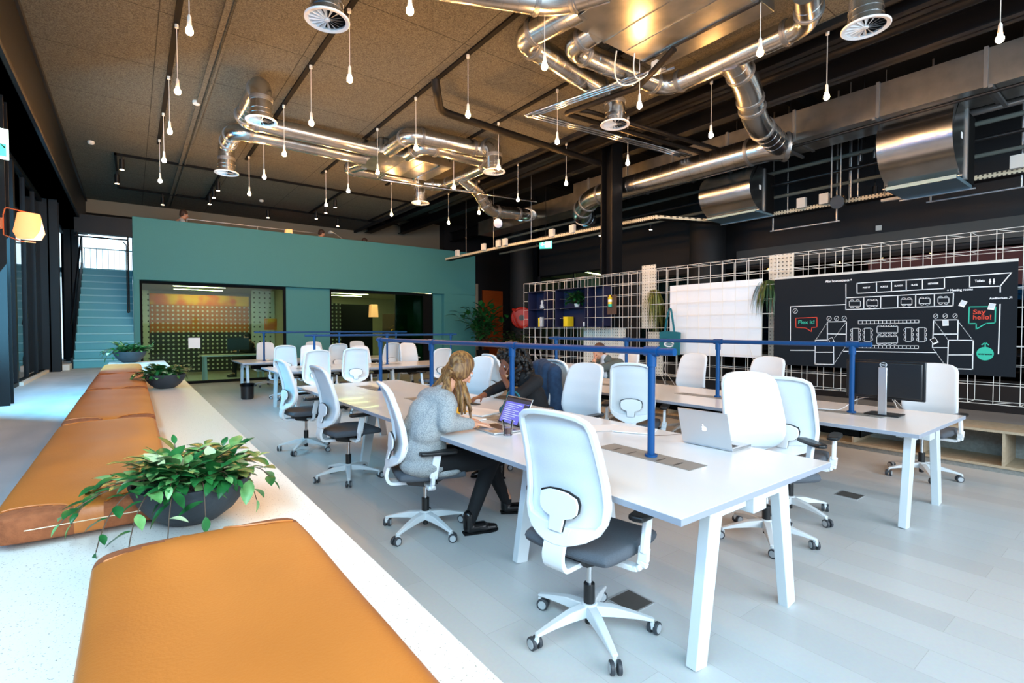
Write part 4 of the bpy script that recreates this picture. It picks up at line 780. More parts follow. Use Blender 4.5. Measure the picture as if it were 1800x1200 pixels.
# ------------------------------------------------------------------ people
def head_mb(mb, c, fwd, up, k=1.0):
    """skull, jaw, nose, lips, brows and ears added to a body mesh; local x right, y forward, z up"""
    f = Vector(fwd).normalized(); u = Vector(up); u = (u-f*u.dot(f)).normalized(); r = f.cross(u)
    M3 = Matrix((r, f, u)).transposed(); c = Vector(c)
    def E(p, rad, sz=None): mb.ell(c+M3 @ (Vector(p)*k), tuple(x*k for x in rad), 16, 10, M3)
    E((0, -.012, .03), (.074, .092, .085)); E((0, .028, -.03), (.058, .062, .078)); E((0, .052, -.085), (.030, .028, .024)); E((0, .078, .018), (.040, .018, .02))
    E((0, .094, -.018), (.011, .014, .024)); E((0, .104, -.034), (.013, .012, .010)); E((0, .086, -.060), (.022, .010, .006)); E((0, .084, -.069), (.019, .010, .006))
    E((.072, -.005, -.01), (.008, .018, .028)); E((-.072, -.005, -.01), (.008, .018, .028)); E((.035, .062, -.02), (.020, .018, .018)); E((-.035, .062, -.02), (.020, .018, .018))
    return M3, c
def eyes(M3, c, parent, k=1.0):
    e = MB(); b = MB()
    for s in (-1, 1):
        e.ell(c+M3 @ (Vector((s*.030, .078, .008))*k), .012*k, 10, 7); b.ell(c+M3 @ (Vector((s*.030, .0885, .008))*k), .005*k, 8, 6)
    e.build('eyes', 'cloth_white', parent); b.build('pupils', 'black_plastic', parent)
def hand_mb(mb, wrist, pd, nrm, curl=.35, thumb=1, k=1.0, spread=.12):
    """palm direction pd, back-of-hand normal nrm"""
    w = Vector(wrist); d = Vector(pd).normalized(); n = Vector(nrm); n = (n-d*n.dot(d)).normalized(); s = d.cross(n)*thumb
    for q in (-1.3, -.45, .45, 1.3): mb.cap(w+s*q*.010*k, .013*k, w+d*.075*k+s*q*.020*k, .0105*k, 8)
    for i, (q, L) in enumerate(((1.5, .068), (.5, .076), (-.5, .070), (-1.5, .055))):
        p = w+d*.078*k+s*q*.0145*k; a = curl*.6; dd = (d*math.cos(a)-n*math.sin(a)+s*q*spread*.5).normalized()
        for j, (fl, r) in enumerate(((.42, .0088), (.33, .0080), (.27, .0070))):
            p2 = p+dd*L*fl*k; mb.cap(p, r*k, p2, (r-.0007)*k, 8); p = p2; a += curl; dd = (d*math.cos(a)-n*math.sin(a)+s*q*spread*.4).normalized()
    p = w+d*.022*k+s*.024*k; dd = (d*.65+s*.65-n*.25).normalized()
    for L, r in ((.038, .0125), (.030, .0105), (.024, .009)):
        p2 = p+dd*L*k; mb.cap(p, r*k, p2, (r-.001)*k, 8); p = p2; dd = (dd+d*.35-n*.12).normalized()
def shoe(name, heel, toe, parent, m='shoe_black', k=1.0, buckle=False):
    h, t = Vector(heel), Vector(toe); d = (t-h).normalized(); s = d.cross(Vector((0, 0, 1))).normalized(); L = (t-h).length
    mb = MB()
    mb.cap(h+Vector((0, 0, .045)), .040*k, h+Vector((0, 0, .13)), .042*k).cap(h+Vector((0, 0, .04)), .040*k, h+d*L*.55+Vector((0, 0, .04)), .040*k).cap(h+d*L*.5+Vector((0, 0, .032)), .040*k, t+Vector((0, 0, .024)), .026*k)
    for q in (-1, 1): mb.cap(h+d*L*.62+s*q*.014+Vector((0, 0, .026)), .024*k, t-d*.02+s*q*.008+Vector((0, 0, .022)), .020*k)
    o = mb.build(name, m, parent, vox=.007, smooth=3)
    sm = MB(); pts = []
    for a, b in ((-.04, .032), (.1, .038), (.5*L, .038), (.75*L, .044), (L, .036), (L+.026, .012), (L+.026, -.012), (L, -.036), (.75*L, -.044), (.5*L, -.038), (.1, -.038), (-.04, -.032)): pts.append(h+d*a+s*b*k+Vector((0, 0, .002)))
    sm.prism(pts, (0, 0, .014)).build('sole', 'black_matte', o, bev=.003)
    if buckle:
        c = h+d*.03+Vector((0, 0, .115))-s*.045; MB().ring([c+Vector((0, 0, 0))+d*a+Vector((0, 0, b)) for a, b in ((-.012, -.012), (.012, -.012), (.012, .012), (-.012, .012))], [c+d*a+Vector((0, 0, b)) for a, b in ((-.008, -.008), (.008, -.008), (.008, .008), (-.008, .008))], s*.004).build('buckle', 'buckle', o)
    return o
# woman with fair hair at the near desk
p = thing('person', 'woman with long fair hair in a grey knitted cardigan, leaning over her laptop', 'person')
b = MB(); M3, hc = head_mb(b, (1.895, 3.12, 1.155), (.80, -.10, -.60), (.55, 0, .83))
b.cap((1.80, 3.13, 1.06), .052, (1.74, 3.13, .98), .058).cap((1.70, 3.13, .90), .12, (1.60, 3.13, .58), .12)
b.cap((1.70, 3.00, .94), .05, (1.68, 2.955, .82), .042).cap((1.68, 2.955, .82), .04, (1.92, 2.99, .775), .028).cap((1.70, 3.27, .94), .05, (1.78, 3.34, .80), .04).cap((1.78, 3.34, .80), .036, (1.96, 3.20, .775), .026)
hand_mb(b, (1.935, 2.99, .774), (.95, .25, -.08), (0, .05, 1), .32, 1); hand_mb(b, (1.965, 3.19, .774), (.95, -.35, -.06), (0, 0, 1), .34, -1)
for k, (kn, an) in enumerate((((2.10, 3.02, .50), (1.90, 3.0, .12)), ((2.16, 3.22, .51), (2.34, 3.16, .12)))):
    b.cap((1.62, 3.05+.16*k, .53), .075, kn, .055).cap(kn, .052, an, .036)
body = b.build('body', 'skin', p, vox=.0065, smooth=2); eyes(M3, hc, body)
h = MB(); h.ell(hc+M3 @ Vector((0, -.022, .042)), (.088, .100, .092), 18, 12, M3)
for q in (-1, 1): h.ell(hc+M3 @ Vector((q*.062, -.02, -.01)), (.032, .075, .075), 14, 9, M3)
rnd = random.Random(4)
for i in range(34):   # locks falling back over the shoulders and forward past the cheek
    a = rnd.uniform(-1, 1); side = 1 if i % 2 else -1
    st_ = hc+M3 @ Vector((side*rnd.uniform(.045, .082), rnd.uniform(-.07, .02), rnd.uniform(-.03, .05)))
    if i % 3 == 0: st_ = hc+M3 @ Vector((side*rnd.uniform(.01, .07), -.085, rnd.uniform(-.06, -.02))); en = Vector((1.70+rnd.uniform(-.03, .06), 3.12+side*rnd.uniform(.02, .12), .985+rnd.uniform(-.05, .02))); mid = Vector((1.75, 3.12+side*.08, 1.06)); r1 = .012
    else: en = Vector((1.86+rnd.uniform(-.06, .06), 3.12+side*rnd.uniform(.07, .14), .86+rnd.uniform(-.06, .08))); mid = Vector((1.86+rnd.uniform(-.05, .04), 3.12+side*.115, 1.03)); r1 = .010
    c = bez(st_, st_+Vector((-.02, side*.03, -.05)), mid, en, 7); n = len(c); h.tube(c, [.024-(.024-r1)*j/(n-1) for j in range(n)], 7)
h.build('hair', 'hair_blond', p, vox=.0065, smooth=2)
for s_ in (-1, 1): pass
c = MB()
c.cap((1.63, 3.13, .86), .135, (1.62, 3.13, .58), .145).cap((1.74, 3.13, .975), .085, (1.64, 3.13, .80), .140).cap((1.64, 3.13, .80), .140, (1.60, 3.13, .60), .150).ell((1.62, 3.13, .52), (.19, .175, .09)).cap((1.70, 3.0, .93), .085, (1.70, 3.26, .93), .085).ell((1.73, 3.13, .47), (.17, .18, .05)).ell((1.70, 3.13, .96), (.12, .19, .085)).cap((1.70, 3.05, .95), .09, (1.59, 3.07, .76), .115).cap((1.70, 3.21, .95), .09, (1.59, 3.19, .76), .115)
c.cap((1.70, 2.99, .93), .076, (1.67, 2.94, .82), .066).cap((1.67, 2.94, .82), .064, (1.88, 2.98, .785), .042).cap((1.70, 3.27, .93), .076, (1.77, 3.35, .81), .064).cap((1.77, 3.35, .81), .06, (1.92, 3.23, .785), .042)
c.build('cardigan', 'knit', p, vox=.009, smooth=3)
c = MB()
for k, (kn, an) in enumerate((((2.10, 3.02, .50), (1.897, 3.0, .10)), ((2.16, 3.22, .51), (2.338, 3.165, .10)))):
    c.cap((1.64, 3.05+.16*k, .53), .090, kn, .070).cap(kn, .068, an, .044)
c.build('trousers', 'cloth_black', p, vox=.01, smooth=3)
shoe('shoe', (1.885, 3.0, .0), (2.07, 2.95, .0), p, buckle=True); shoe('shoe', (2.335, 3.17, 0), (2.50, 3.08, 0), p)
# woman with dark curly hair across the desk
p = thing('person', 'dark-haired curly woman in a black top across the near desk, hand at her face', 'person')
b = MB(); M3, hc = head_mb(b, (3.06, 4.30, 1.10), (-.85, .2, -.45), (-.4, 0, .9))
b.cap((3.12, 4.27, 1.02), .05, (3.20, 4.22, .95), .055).cap((3.24, 4.2, .88), .11, (3.32, 4.18, .56), .12)
el = (2.93, 4.03, .785); b.cap((3.20, 4.04, .93), .05, el, .042).cap(el, .038, (2.96, 4.27, .965), .026); hand_mb(b, (2.96, 4.27, .965), (.0, .35, .9), (-.9, -.3, .1), .45, 1)
b.cap((3.22, 4.38, .92), .048, (2.95, 4.46, .80), .038).cap((2.95, 4.46, .80), .034, (2.74, 4.36, .775), .025); hand_mb(b, (2.74, 4.36, .772), (-.9, -.3, -.05), (0, 0, 1), .3, -1)
for k in (0, 1): b.cap((3.28, 4.1+.16*k, .53), .07, (2.86, 4.1+.2*k, .50), .055).cap((2.86, 4.1+.2*k, .50), .052, (2.80, 4.1+.2*k, .1), .036)
body = b.build('body', 'skin_dark', p, vox=.0075, smooth=2); eyes(M3, hc, body)
h = MB(); rnd = random.Random(9)
h.ell(hc+M3 @ Vector((0, -.05, .05)), (.115, .11, .12), 16, 10, M3)
for i in range(300):
    a, z = rnd.uniform(0, 2*PI), rnd.uniform(-1.6, 1); rr_ = math.sqrt(max(0, 1-z*z)) if z > 0 else 1-.12*abs(z)
    v = Vector((rr_*.165*math.cos(a), -.065+rr_*.15*math.sin(a), .03+z*.16))
    if v.y > .045 and z < .35: continue
    h.ell(hc+M3 @ v, rnd.uniform(.014, .028), 8, 5)
h.build('curly_hair', 'hair_black', p, vox=.008)
c = MB(); c.cap((3.18, 4.22, .95), .08, (3.28, 4.19, .76), .135).cap((3.28, 4.19, .76), .135, (3.33, 4.18, .55), .15).cap((3.22, 4.06, .92), .075, (3.22, 4.36, .92), .075).cap((3.20, 4.04, .92), .07, el, .058).cap(el, .056, (2.95, 4.12, .85), .046).cap((3.22, 4.38, .92), .068, (2.95, 4.46, .81), .052).cap((2.95, 4.46, .81), .05, (2.84, 4.41, .79), .04)
c.build('top', 'cloth_black', p, vox=.01, smooth=3)
c = MB()
for k in (0, 1): c.cap((3.28, 4.1+.16*k, .53), .085, (2.86, 4.1+.2*k, .50), .07).cap((2.86, 4.1+.2*k, .50), .066, (2.80, 4.1+.2*k, .15), .045)
c.build('trousers', 'cloth_black', p, vox=.012, smooth=2)
for k in (0, 1): shoe('shoe', (2.80, 4.1+.2*k, 0), (2.62, 4.1+.2*k, 0), p)
p.location = (.03, -.17, 0)
# denim jacket over her chair back
j = thing('denim_jacket', 'blue denim jacket hung over the dark-haired woman\'s chair', 'jacket')
c = MB(); cx, cy = 3.625, 4.24
for i in range(9):
    y = cy-.21+i*.0525; c.cap((cx+.015*math.sin(i*2.1), y, 1.05-.015*abs(i-4)), .078, (cx-.02+.02*math.sin(i*1.7), y*1.0+.01*math.sin(i), .60+.02*math.sin(i*3)), .085)
c.cap((cx, cy-.22, 1.0), .05, (cx+.03, cy-.27, .60), .055).cap((cx, cy+.22, 1.0), .05, (cx+.03, cy+.26, .62), .055)
c.build('jacket_body', 'denim', j, vox=.011, smooth=2)
m = MB(); m.tube([(cx+.052, cy-.1, 1.0), (cx+.045, cy-.12, .8), (cx+.045, cy-.1, .64)], .004, 6).build('seams', 'stitch', j)
# man in grey suit at the second desk
p = thing('person', 'man in a grey jacket at the second desk, resting his face on his hand', 'person')
b = MB(); M3, hc = head_mb(b, (5.88, 5.50, 1.10), (-.80, .35, -.42), (-.35, 0, .93), 1.03)
b.cap((5.95, 5.46, 1.02), .055, (6.02, 5.42, .96), .06).cap((6.06, 5.40, .88), .12, (6.14, 5.38, .56), .13)
b.cap((6.02, 5.22, .92), .055, (5.62, 5.42, .80), .042).cap((5.62, 5.42, .80), .04, (5.78, 5.50, .96), .03); hand_mb(b, (5.78, 5.50, .955), (.1, .1, .95), (-.8, .4, 0), .5, 1)
b.cap((6.05, 5.60, .92), .055, (5.75, 5.78, .80), .042).cap((5.75, 5.78, .80), .038, (5.48, 5.74, .775), .028); hand_mb(b, (5.48, 5.74, .774), (-.9, -.1, -.05), (0, 0, 1), .3, -1)
for k in (0, 1): b.cap((6.1, 5.3+.18*k, .54), .08, (5.66, 5.3+.22*k, .52), .06).cap((5.66, 5.3+.22*k, .52), .056, (5.62, 5.3+.22*k, .1), .04)
body = b.build('body', 'skin', p, vox=.0075, smooth=2); eyes(M3, hc, body, 1.03)
h = MB(); h.ell(hc+M3 @ Vector((0, -.022, .045)), (.082, .098, .088), 16, 10, M3).ell(hc+M3 @ Vector((0, -.06, -.01)), (.07, .05, .07), 16, 10, M3).build('hair', 'hair_brown', p, vox=.007, smooth=1)
c = MB(); c.cap((5.98, 5.43, .96), .09, (6.08, 5.40, .78), .16).cap((6.08, 5.40, .78), .16, (6.14, 5.38, .56), .17).cap((6.03, 5.22, .91), .085, (6.05, 5.60, .91), .085).cap((6.02, 5.22, .91), .078, (5.62, 5.42, .81), .062).cap((5.62, 5.42, .81), .06, (5.72, 5.47, .90), .045).cap((6.05, 5.60, .91), .078, (5.75, 5.78, .81), .06).cap((5.75, 5.78, .81), .055, (5.56, 5.75, .785), .045)
c.build('jacket', 'cloth_grey', p, vox=.01, smooth=3)
MB().cap((5.945, 5.45, 1.0), .062, (5.90, 5.44, .80), .03).cap((5.90, 5.44, .9), .04, (5.93, 5.42, .72), .05).build('shirt', 'cloth_white', p, vox=.009, smooth=2)
c = MB()
for k in (0, 1): c.cap((6.1, 5.3+.18*k, .54), .095, (5.66, 5.3+.22*k, .52), .075).cap((5.66, 5.3+.22*k, .52), .07, (5.62, 5.3+.22*k, .15), .05)
c.build('trousers', 'cloth_grey', p, vox=.012, smooth=2)
for k in (0, 1): shoe('shoe', (5.62, 5.3+.22*k, 0), (5.44, 5.3+.22*k, 0), p)
# people farther away
def sitter(label, x, y, z, face, top, hair, skin='skin', lean=0, legs=True):
    """simple full figure seated: z is the floor under the feet; face heading in degrees"""
    p = thing('person', label, 'person', (x, y, z), -math.radians(face)); b = MB(); M3, hc = head_mb(b, (0, .10+lean, 1.20), (0, .96, -.25), (0, .2, 1))
    b.cap((0, .06+lean*.8, 1.10), .052, (0, .02+lean*.6, 1.03), .058).cap((0, lean*.4, .95), .12, (0, 0, .56), .13)
    for s in (-1, 1):
        b.cap((s*.18, lean*.5, .97), .05, (s*.24, .12+lean*.5, .76), .042).cap((s*.24, .12+lean*.5, .76), .038, (s*.14, .34+lean*.3, .79), .026); hand_mb(b, (s*.14, .34+lean*.3, .788), (-s*.2, .95, -.05), (0, 0, 1), .3, s)
        b.cap((s*.09, .05, .53), .075, (s*.11, .45, .52), .058).cap((s*.11, .45, .52), .054, (s*.11, .46, .1), .038)
    body = b.build('body', skin, p, vox=.009, smooth=2); eyes(M3, hc, body)
    MB().ell(hc+M3 @ Vector((0, -.022, .042)), (.083, .098, .09), 16, 10, M3).ell(hc+M3 @ Vector((0, -.06, -.01)), (.072, .05, .075), 16, 10, M3).build('hair', hair, p, vox=.009, smooth=1)
    c = MB().cap((0, .03+lean*.5, 1.02), .08, (0, 0, .80), .15).cap((0, 0, .80), .15, (0, 0, .55), .16).cap((-.17, lean*.5, .96), .075, (.17, lean*.5, .96), .075)
    for s in (-1, 1): c.cap((s*.18, lean*.5, .96), .07, (s*.24, .12+lean*.5, .76), .058).cap((s*.24, .12+lean*.5, .76), .056, (s*.16, .30+lean*.3, .785), .042)
    c.build('top', top, p, vox=.012, smooth=3); c = MB()
    for s in (-1, 1): c.cap((s*.09, .05, .53), .09, (s*.11, .45, .52), .072).cap((s*.11, .45, .52), .066, (s*.11, .46, .15), .048)
    c.build('trousers', 'cloth_black', p, vox=.014, smooth=2)
    for s in (-1, 1): shoe('shoe', (s*.11, .45, 0), (s*.12, .63, 0), p)
    return p
sitter('seated dark-haired person in black behind the green box glass', 2.95, 17.3, 0, -90, 'cloth_black', 'hair_black')
sitter('person in a white shirt at the left end of the green parapet', 1.1, 16.35, 3.36, 75, 'cloth_white', 'hair_brown')
sitter('person with red-brown hair in black above the middle of the green parapet', 4.75, 16.35, 3.26, 80, 'cloth_black', 'hair_brown')
sitter('person in dark clothes bent low above the parapet right of the desk lamp', 6.1, 16.4, 3.15, 90, 'cloth_black', 'hair_brown', lean=.06)
# ------------------------------------------------------------------ wire grid screen along the right
FX, FB, TOP, BOT = 7.10, 7.42, 2.47, .67
ys = [8.94-.2*k for k in range(47)]; zs = [TOP-.2*k for k in range(10)]
fe = thing('wire_grid_screen', 'long white double wire grid screen standing on the plywood shelving', 'screen', (FX, ys[-1], .44))
o_ = Vector((FX, ys[-1], .44)); R = .0036
BOXY = ((8.80, 8.25), (7.90, 7.02))
def wires(m, x, cut=False):
    for y in ys:
        for a, b in (((BOT, 1.49), (2.27, TOP)) if cut and any(q < y < p for p, q in BOXY) else ((BOT, TOP),)): m.tube([Vector((x, y, a))-o_, Vector((x, y, b))-o_], R, 4)
    for z in zs:
        for a, b in (((ys[0], 8.80), (8.25, 7.90), (7.02, ys[-1])) if cut and 1.49 < z < 2.27 else ((ys[0], ys[-1]),)): m.tube([Vector((x, a, z))-o_, Vector((x, b, z))-o_], R, 4)
m = MB(); wires(m, FX, True); m.build('front_grid', 'wire_white', fe); rg = MB(); wires(rg, FB)
m = MB()
for i, y in enumerate(ys):
    for z in (TOP, TOP-.2, BOT): m.tube([Vector((FX, y, z))-o_, Vector((FB, y-(.1 if i % 2 else 0), z))-o_], R*.9, 4)
    if i % 6 == 0:
        for z in zs: m.tube([Vector((FX, y, z))-o_, Vector((FB, y, z))-o_], R*.9, 4)
for v_, f_ in ((m.v, m.f),): rg.add(v_, f_)
rg.build('rear_grid', 'wire_white', fe)
m = MB()
for i in range(2, 46, 8):
    y = ys[i]
    m.tube([Vector((FX, y, BOT+.2))-o_, Vector((FX+.1, y-.12, BOT))-o_, Vector((FX, y-.2, .445))-o_, Vector((FB, y-.2, .445))-o_, Vector((FB, y, BOT))-o_], R, 4)
    m.tube([Vector((FX, y, BOT))-o_, Vector((FX, y, .445))-o_, Vector((FX, y+.22, .445))-o_, Vector((FX, y+.22, BOT))-o_], R, 4)
    m.tube([Vector((FX, y, BOT+.6))-o_, Vector((FX+.16, y-.1, BOT))-o_], R, 4).tube([Vector((FX, y, BOT+.2))-o_, Vector((FX, y-.2, BOT-.15))-o_], R, 4)
m.build('foot_braces', 'wire_white', fe)
# plywood shelving
sh = thing('plywood_shelving', 'low open plywood shelving under the white wire screen', 'shelf', (6.95, -.3, 0))
x0, x1, L = 0, .58, 9.3
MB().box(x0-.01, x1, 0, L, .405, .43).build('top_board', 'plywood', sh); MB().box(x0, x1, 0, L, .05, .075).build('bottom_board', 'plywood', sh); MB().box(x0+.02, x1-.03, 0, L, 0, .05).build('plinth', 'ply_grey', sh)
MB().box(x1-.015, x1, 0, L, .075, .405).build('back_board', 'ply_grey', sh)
for k in range(15): MB().box(x0, x1-.015, k*.66, k*.66+.02, .075, .405).build('divider', 'plywood', sh)
# map board
bo = thing('map_board', 'black board with a white floor plan hung on the wire screen', 'board', (7.075, 3.364, .965))
WB, HB = 2.39, 1.162
MB().box(0, .012, -WB, 0, 0, HB).build('panel', 'board_dark', bo); MB().box(-.001, .010, -WB, 0, HB, HB+.028).build('top_edge', 'white_paint', bo)
BM = Matrix(((0, 0, -1, 0), (-1, 0, 0, 0), (0, 1, 0, 0), (0, 0, 0, 1)))
def strokes(name, lines, w_, m, zz=.0012, dash=0):
    mb = MB()
    for l in lines:
        for a, b in zip(l, l[1:]):
            a, b = Vector(a), Vector(b)
            if (b-a).length < 1e-5: continue
            d = (b-a).normalized(); s = Vector((-d.y, d.x))*w_/2; segs = [(a-d*w_*.45, b+d*w_*.45)]
            if dash: n = max(2, int((b-a).length/dash)); segs = [(a+(b-a)*i/n, a+(b-a)*(i+.5)/n) for i in range(n)]
            for p_, q_ in segs: mb.add([(p_.x-s.x, p_.y-s.y, zz), (q_.x-s.x, q_.y-s.y, zz), (q_.x+s.x, q_.y+s.y, zz), (p_.x+s.x, p_.y+s.y, zz)], [(0, 1, 2, 3)])
    return mb.xf(BM).build(name, m, bo, merge=False)
strokes('plan_lines', BD_PL, .0095, 'line_white'); strokes('plan_furniture', BD_TH, .0055, 'line_white', .0016); strokes('dotted_lines', BD_DOT, .006, 'line_white', .0014, .016)
strokes('red_speech_bubble', BD_RED, .009, 'line_red'); strokes('green_speech_bubble', BD_TEAL, .010, 'line_teal')
c, ex, ey = BD_ELL; rx = ex[0]-c[0]; rz_ = abs(ey[1]-c[1])
MB().prism([(c[0]+rx*math.cos(2*PI*k/36), c[1]+rz_*math.sin(2*PI*k/36), .0008) for k in range(36)], (0, 0, .001)).xf(BM).build('entrance_disc', 'line_teal', bo)
strokes('entrance_arrow', [[(c[0], c[1]+rz_), (c[0], c[1]+rz_+.045)], [(c[0]-.025, c[1]+rz_+.022), (c[0], c[1]+rz_+.047), (c[0]+.025, c[1]+rz_+.022)]], .010, 'line_teal')
for s_, a, b, t_, col in BD_TEXT:
    hgt = t_[1]-a[1]; mt = {'w': 'line_white', 't': 'line_teal', 'r': 'line_red', 'k': 'board_dark'}[col]
    text_mesh('lettering', s_, hgt*1.38, mt, bo, BM @ Matrix.Translation((a[0], a[1], .0022)), b[0]-a[0], ext=.0003, bold=.0012)
text_mesh('lettering', 'Post-its go here', .02, 'line_white', bo, BM @ Matrix.Translation((.18, .335, .002)), .18, ext=.0003) if 0 else None
# small wc figures and the arrow after Auditorium
for cx_ in (2.185, 2.215):
    m = MB().prism([(cx_+.006*math.cos(k), .995+.007*math.sin(k), .001) for k in [2*PI*i/12 for i in range(12)]], (0, 0, .001))
    q = .010 if cx_ > 2.2 else .013
    m.prism([(cx_-.006, .986, .001), (cx_+.006, .986, .001), (cx_+q*.8, .965, .001), (cx_+.004, .965, .001), (cx_+.004, .945, .001), (cx_-.004, .945, .001), (cx_-.004, .965, .001), (cx_-q*.8, .965, .001)], (0, 0, .001)).xf(BM).build('figure_symbol', 'line_white', bo)
strokes('auditorium_arrow', [[(2.33, .79), (2.35, .81)], [(2.335, .81), (2.35, .81), (2.35, .795)]], .005, 'line_white')
for i, (u, v) in enumerate(BD_PHOTO):
    rz_ = (-.45, -.22, .05, .55, .45)[i]; RM = Matrix.Translation((7.0745, 3.364-u, .965+v)) @ Matrix(((0, 0, -1, 0), (-1, 0, 0, 0), (0, 1, 0, 0), (0, 0, 0, 1))) @ Matrix.Rotation(rz_, 4, 'Z')
    f = thing('instant_photo', ('instant photo pinned above the green speech bubble\'s left corner', 'instant photo overlapping the top corner of the green speech bubble', 'instant photo under the row of three symbols at the board\'s right', 'tilted instant photo left of the right-hand room outline', 'tilted instant photo on the left-hand room outline')[i], 'photo', (7.0745, 3.364-u, .965+v), 0, 'instant photos stuck on the map board')
    T0 = Matrix.Translation(-Vector((7.0745, 3.364-u, .965+v)))
    MB().box(-.026, .026, -.033, .033, .0005, .0015).xf(T0 @ RM).build('print_border', 'paper', f); MB().box(-.021, .021, -.018, .028, .0015, .002).xf(T0 @ RM).build('picture', 'leg_grey' if i in (0, 1, 2) else 'cloth_black', f)
# blank whiteboard behind the front wires
wbd = thing('whiteboard', 'blank whiteboard hung inside the wire screen', 'whiteboard', (7.16, 5.11, 1.035))
MB().box(0, .012, -1.53, 0, 0, 1.13).build('panel', 'white_gloss', wbd, bev=.002); MB().box(-.02, .0, -.62, -.42, -.03, -.01).build('pen_tray', 'aluminium', wbd)
# tote bag
tb = thing('tote_bag', 'teal cloth tote bag hanging on the wire screen', 'bag', (7.05, 5.04, 1.03))
m = MB(); m.prism([(0, -.19, 0), (0, .19, 0), (0, .20, .37), (0, .1, .385), (0, -.1, .38), (0, -.205, .365)], (.03, 0, 0)); m.build('bag_body', 'tote_teal', tb, bev=.008)
for dx in (0, .02): MB().tube(bez((dx, .09, .37), (dx, .07, .55), (dx, .03, .74), (dx+.02, 0, .76), 8)+bez((dx+.02, 0, .76), (dx, -.03, .74), (dx, -.06, .55), (dx, -.09, .37), 8)[1:], .013, 8, sy=.5).build('bag_handle', 'tote_teal', tb)
m = MB(); m.add([(-.002, .10*math.cos(a), .17+.05*math.sin(a)) for a in [2*PI*k/24 for k in range(24)]]+[(-.002, .075*math.cos(a), .172+.028*math.sin(a)) for a in [2*PI*k/24 for k in range(24)]], [(k, (k+1) % 24, 24+(k+1) % 24, 24+k) for k in range(24) if not 10 < k < 14])
m.box(-.003, -.001, -.09, .09, .165, .178).build('printed_emblem', 'line_white', tb)
# navy box shelves with their things
def navy_box(label, y1, W, H, z0, mid=True):
    t = thing('box_shelf', label, 'shelf', (FX+.0, y1, z0), 0, 'navy box shelves set in the wire screen')
    m = MB().box(-.02 if mid else .012, .27, -W, 0, 0, .012).box(-.02 if mid else .012, .27, -W, 0, H-.012, H).box(.012, .27, -.012, 0, 0, H).box(.012, .27, -W, -W+.012, 0, H); m.build('casing', 'navy', t)
    MB().box(.25, .27, -W+.012, -.012, .012, H-.012).build('back_panel', 'navy', t)
    if mid: MB().box(.014, .25, -W+.012, -.012, H*.5-.006, H*.5+.006).build('shelf_board', 'navy', t)
    return t
navy_box('left navy box shelf holding the small grey ornament', 8.80, .55, .78, 1.49)
navy_box('right navy box shelf holding the leafy plant', 7.90, .88, .78, 1.49)
navy_box('narrow empty navy box shelf right of the leafy plant', 6.98, .42, .78, 1.49, False)
MB_ = MB()
def leafy(name, label, cat, loc, R, n, seed, m='leaf_dark', L=.12, up=.6, pot=None, grp=None, potc='white_paint', W=.45):
    rnd = random.Random(seed); t = thing(name, label, cat, loc, 0, grp)
    base = 0
    if pot: MB().lathe([(pot[0]*.75, 0), (pot[0], pot[1]), (pot[0]*.92, pot[1]), (pot[0]*.9, pot[1]*.9)], 20).build('pot', potc, t); base = pot[1]*.9
    A, Sx = MB(), MB()
    for i in range(n):
        a = rnd.uniform(0, 2*PI); e = rnd.uniform(.1, 1); d = Vector((math.cos(a)*e, math.sin(a)*e, up*rnd.uniform(.2, 1.2))); tip = d.normalized()*R*rnd.uniform(.45, 1.0)
        p0 = Vector((0, 0, base)); c = bez(p0, p0+Vector((0, 0, tip.length*.4)), p0+tip*.8, p0+tip, 5); Sx.tube(c, .003, 4)
        for q in range(3):
            aa = rnd.uniform(0, 2*PI); k = 5-q if q < 3 else 3; mkleaf(A, c[k], d*.7+Vector((math.cos(aa), math.sin(aa), rnd.uniform(-.5, .4))), (0, 0, 1), L*rnd.uniform(.7, 1.2), L*W, .4)
    A.build('foliage', m, t, ang=60, merge=False); Sx.build('stems', 'stem', t); return t
leafy('potted_plant', 'bushy green plant in the right navy box shelf', 'potted plant', (7.22, 7.36, 1.893), .30, 60, 2, 'leaf', .13, .8, (.06, .07))
tag(MB().ell((0, 0, .06), (.045, .05, .06)).ell((0, 0, .15), (.03, .035, .045)).cap((0, -.03, .05), .02, (0, -.07, .02), .018).cap((0, .03, .05), .02, (0, .06, .02), .018).build('ornament', 'leg_grey', vox=.008, smooth=2, loc=(7.20, 8.42, 1.89)), 'small grey ornament in the left navy box shelf', 'ornament')
tag(MB().box(0, .18, -.10, .02, 0, .20).build('storage_box', 'yellow', loc=(7.14, 7.66, 1.503), bev=.003), 'yellow box on the lower level of the right navy shelf', 'box')
for i, (c_, w_, h_) in enumerate((('yellow', .05, .19), ('cloth_white', .03, .21), ('leg_grey', .025, .19))):
    tag(MB().box(0, .16, -w_, 0, 0, h_).build('book', c_, loc=(7.15, 8.50-i*.055, 1.503), bev=.002), ('yellow book at the bottom of the left navy shelf', 'white book beside the yellow one in the left navy shelf', 'thin grey book right of the white one in the left navy shelf')[i], 'book', 'books in the left navy shelf')
tag(MB().lathe([(.03, 0), (.04, .09), (.036, .09), (.028, .01)], 16).build('cup', 'white_gloss', loc=(7.2, 7.12, 1.503)), 'small white cup at the right of the lower navy shelf', 'cup')
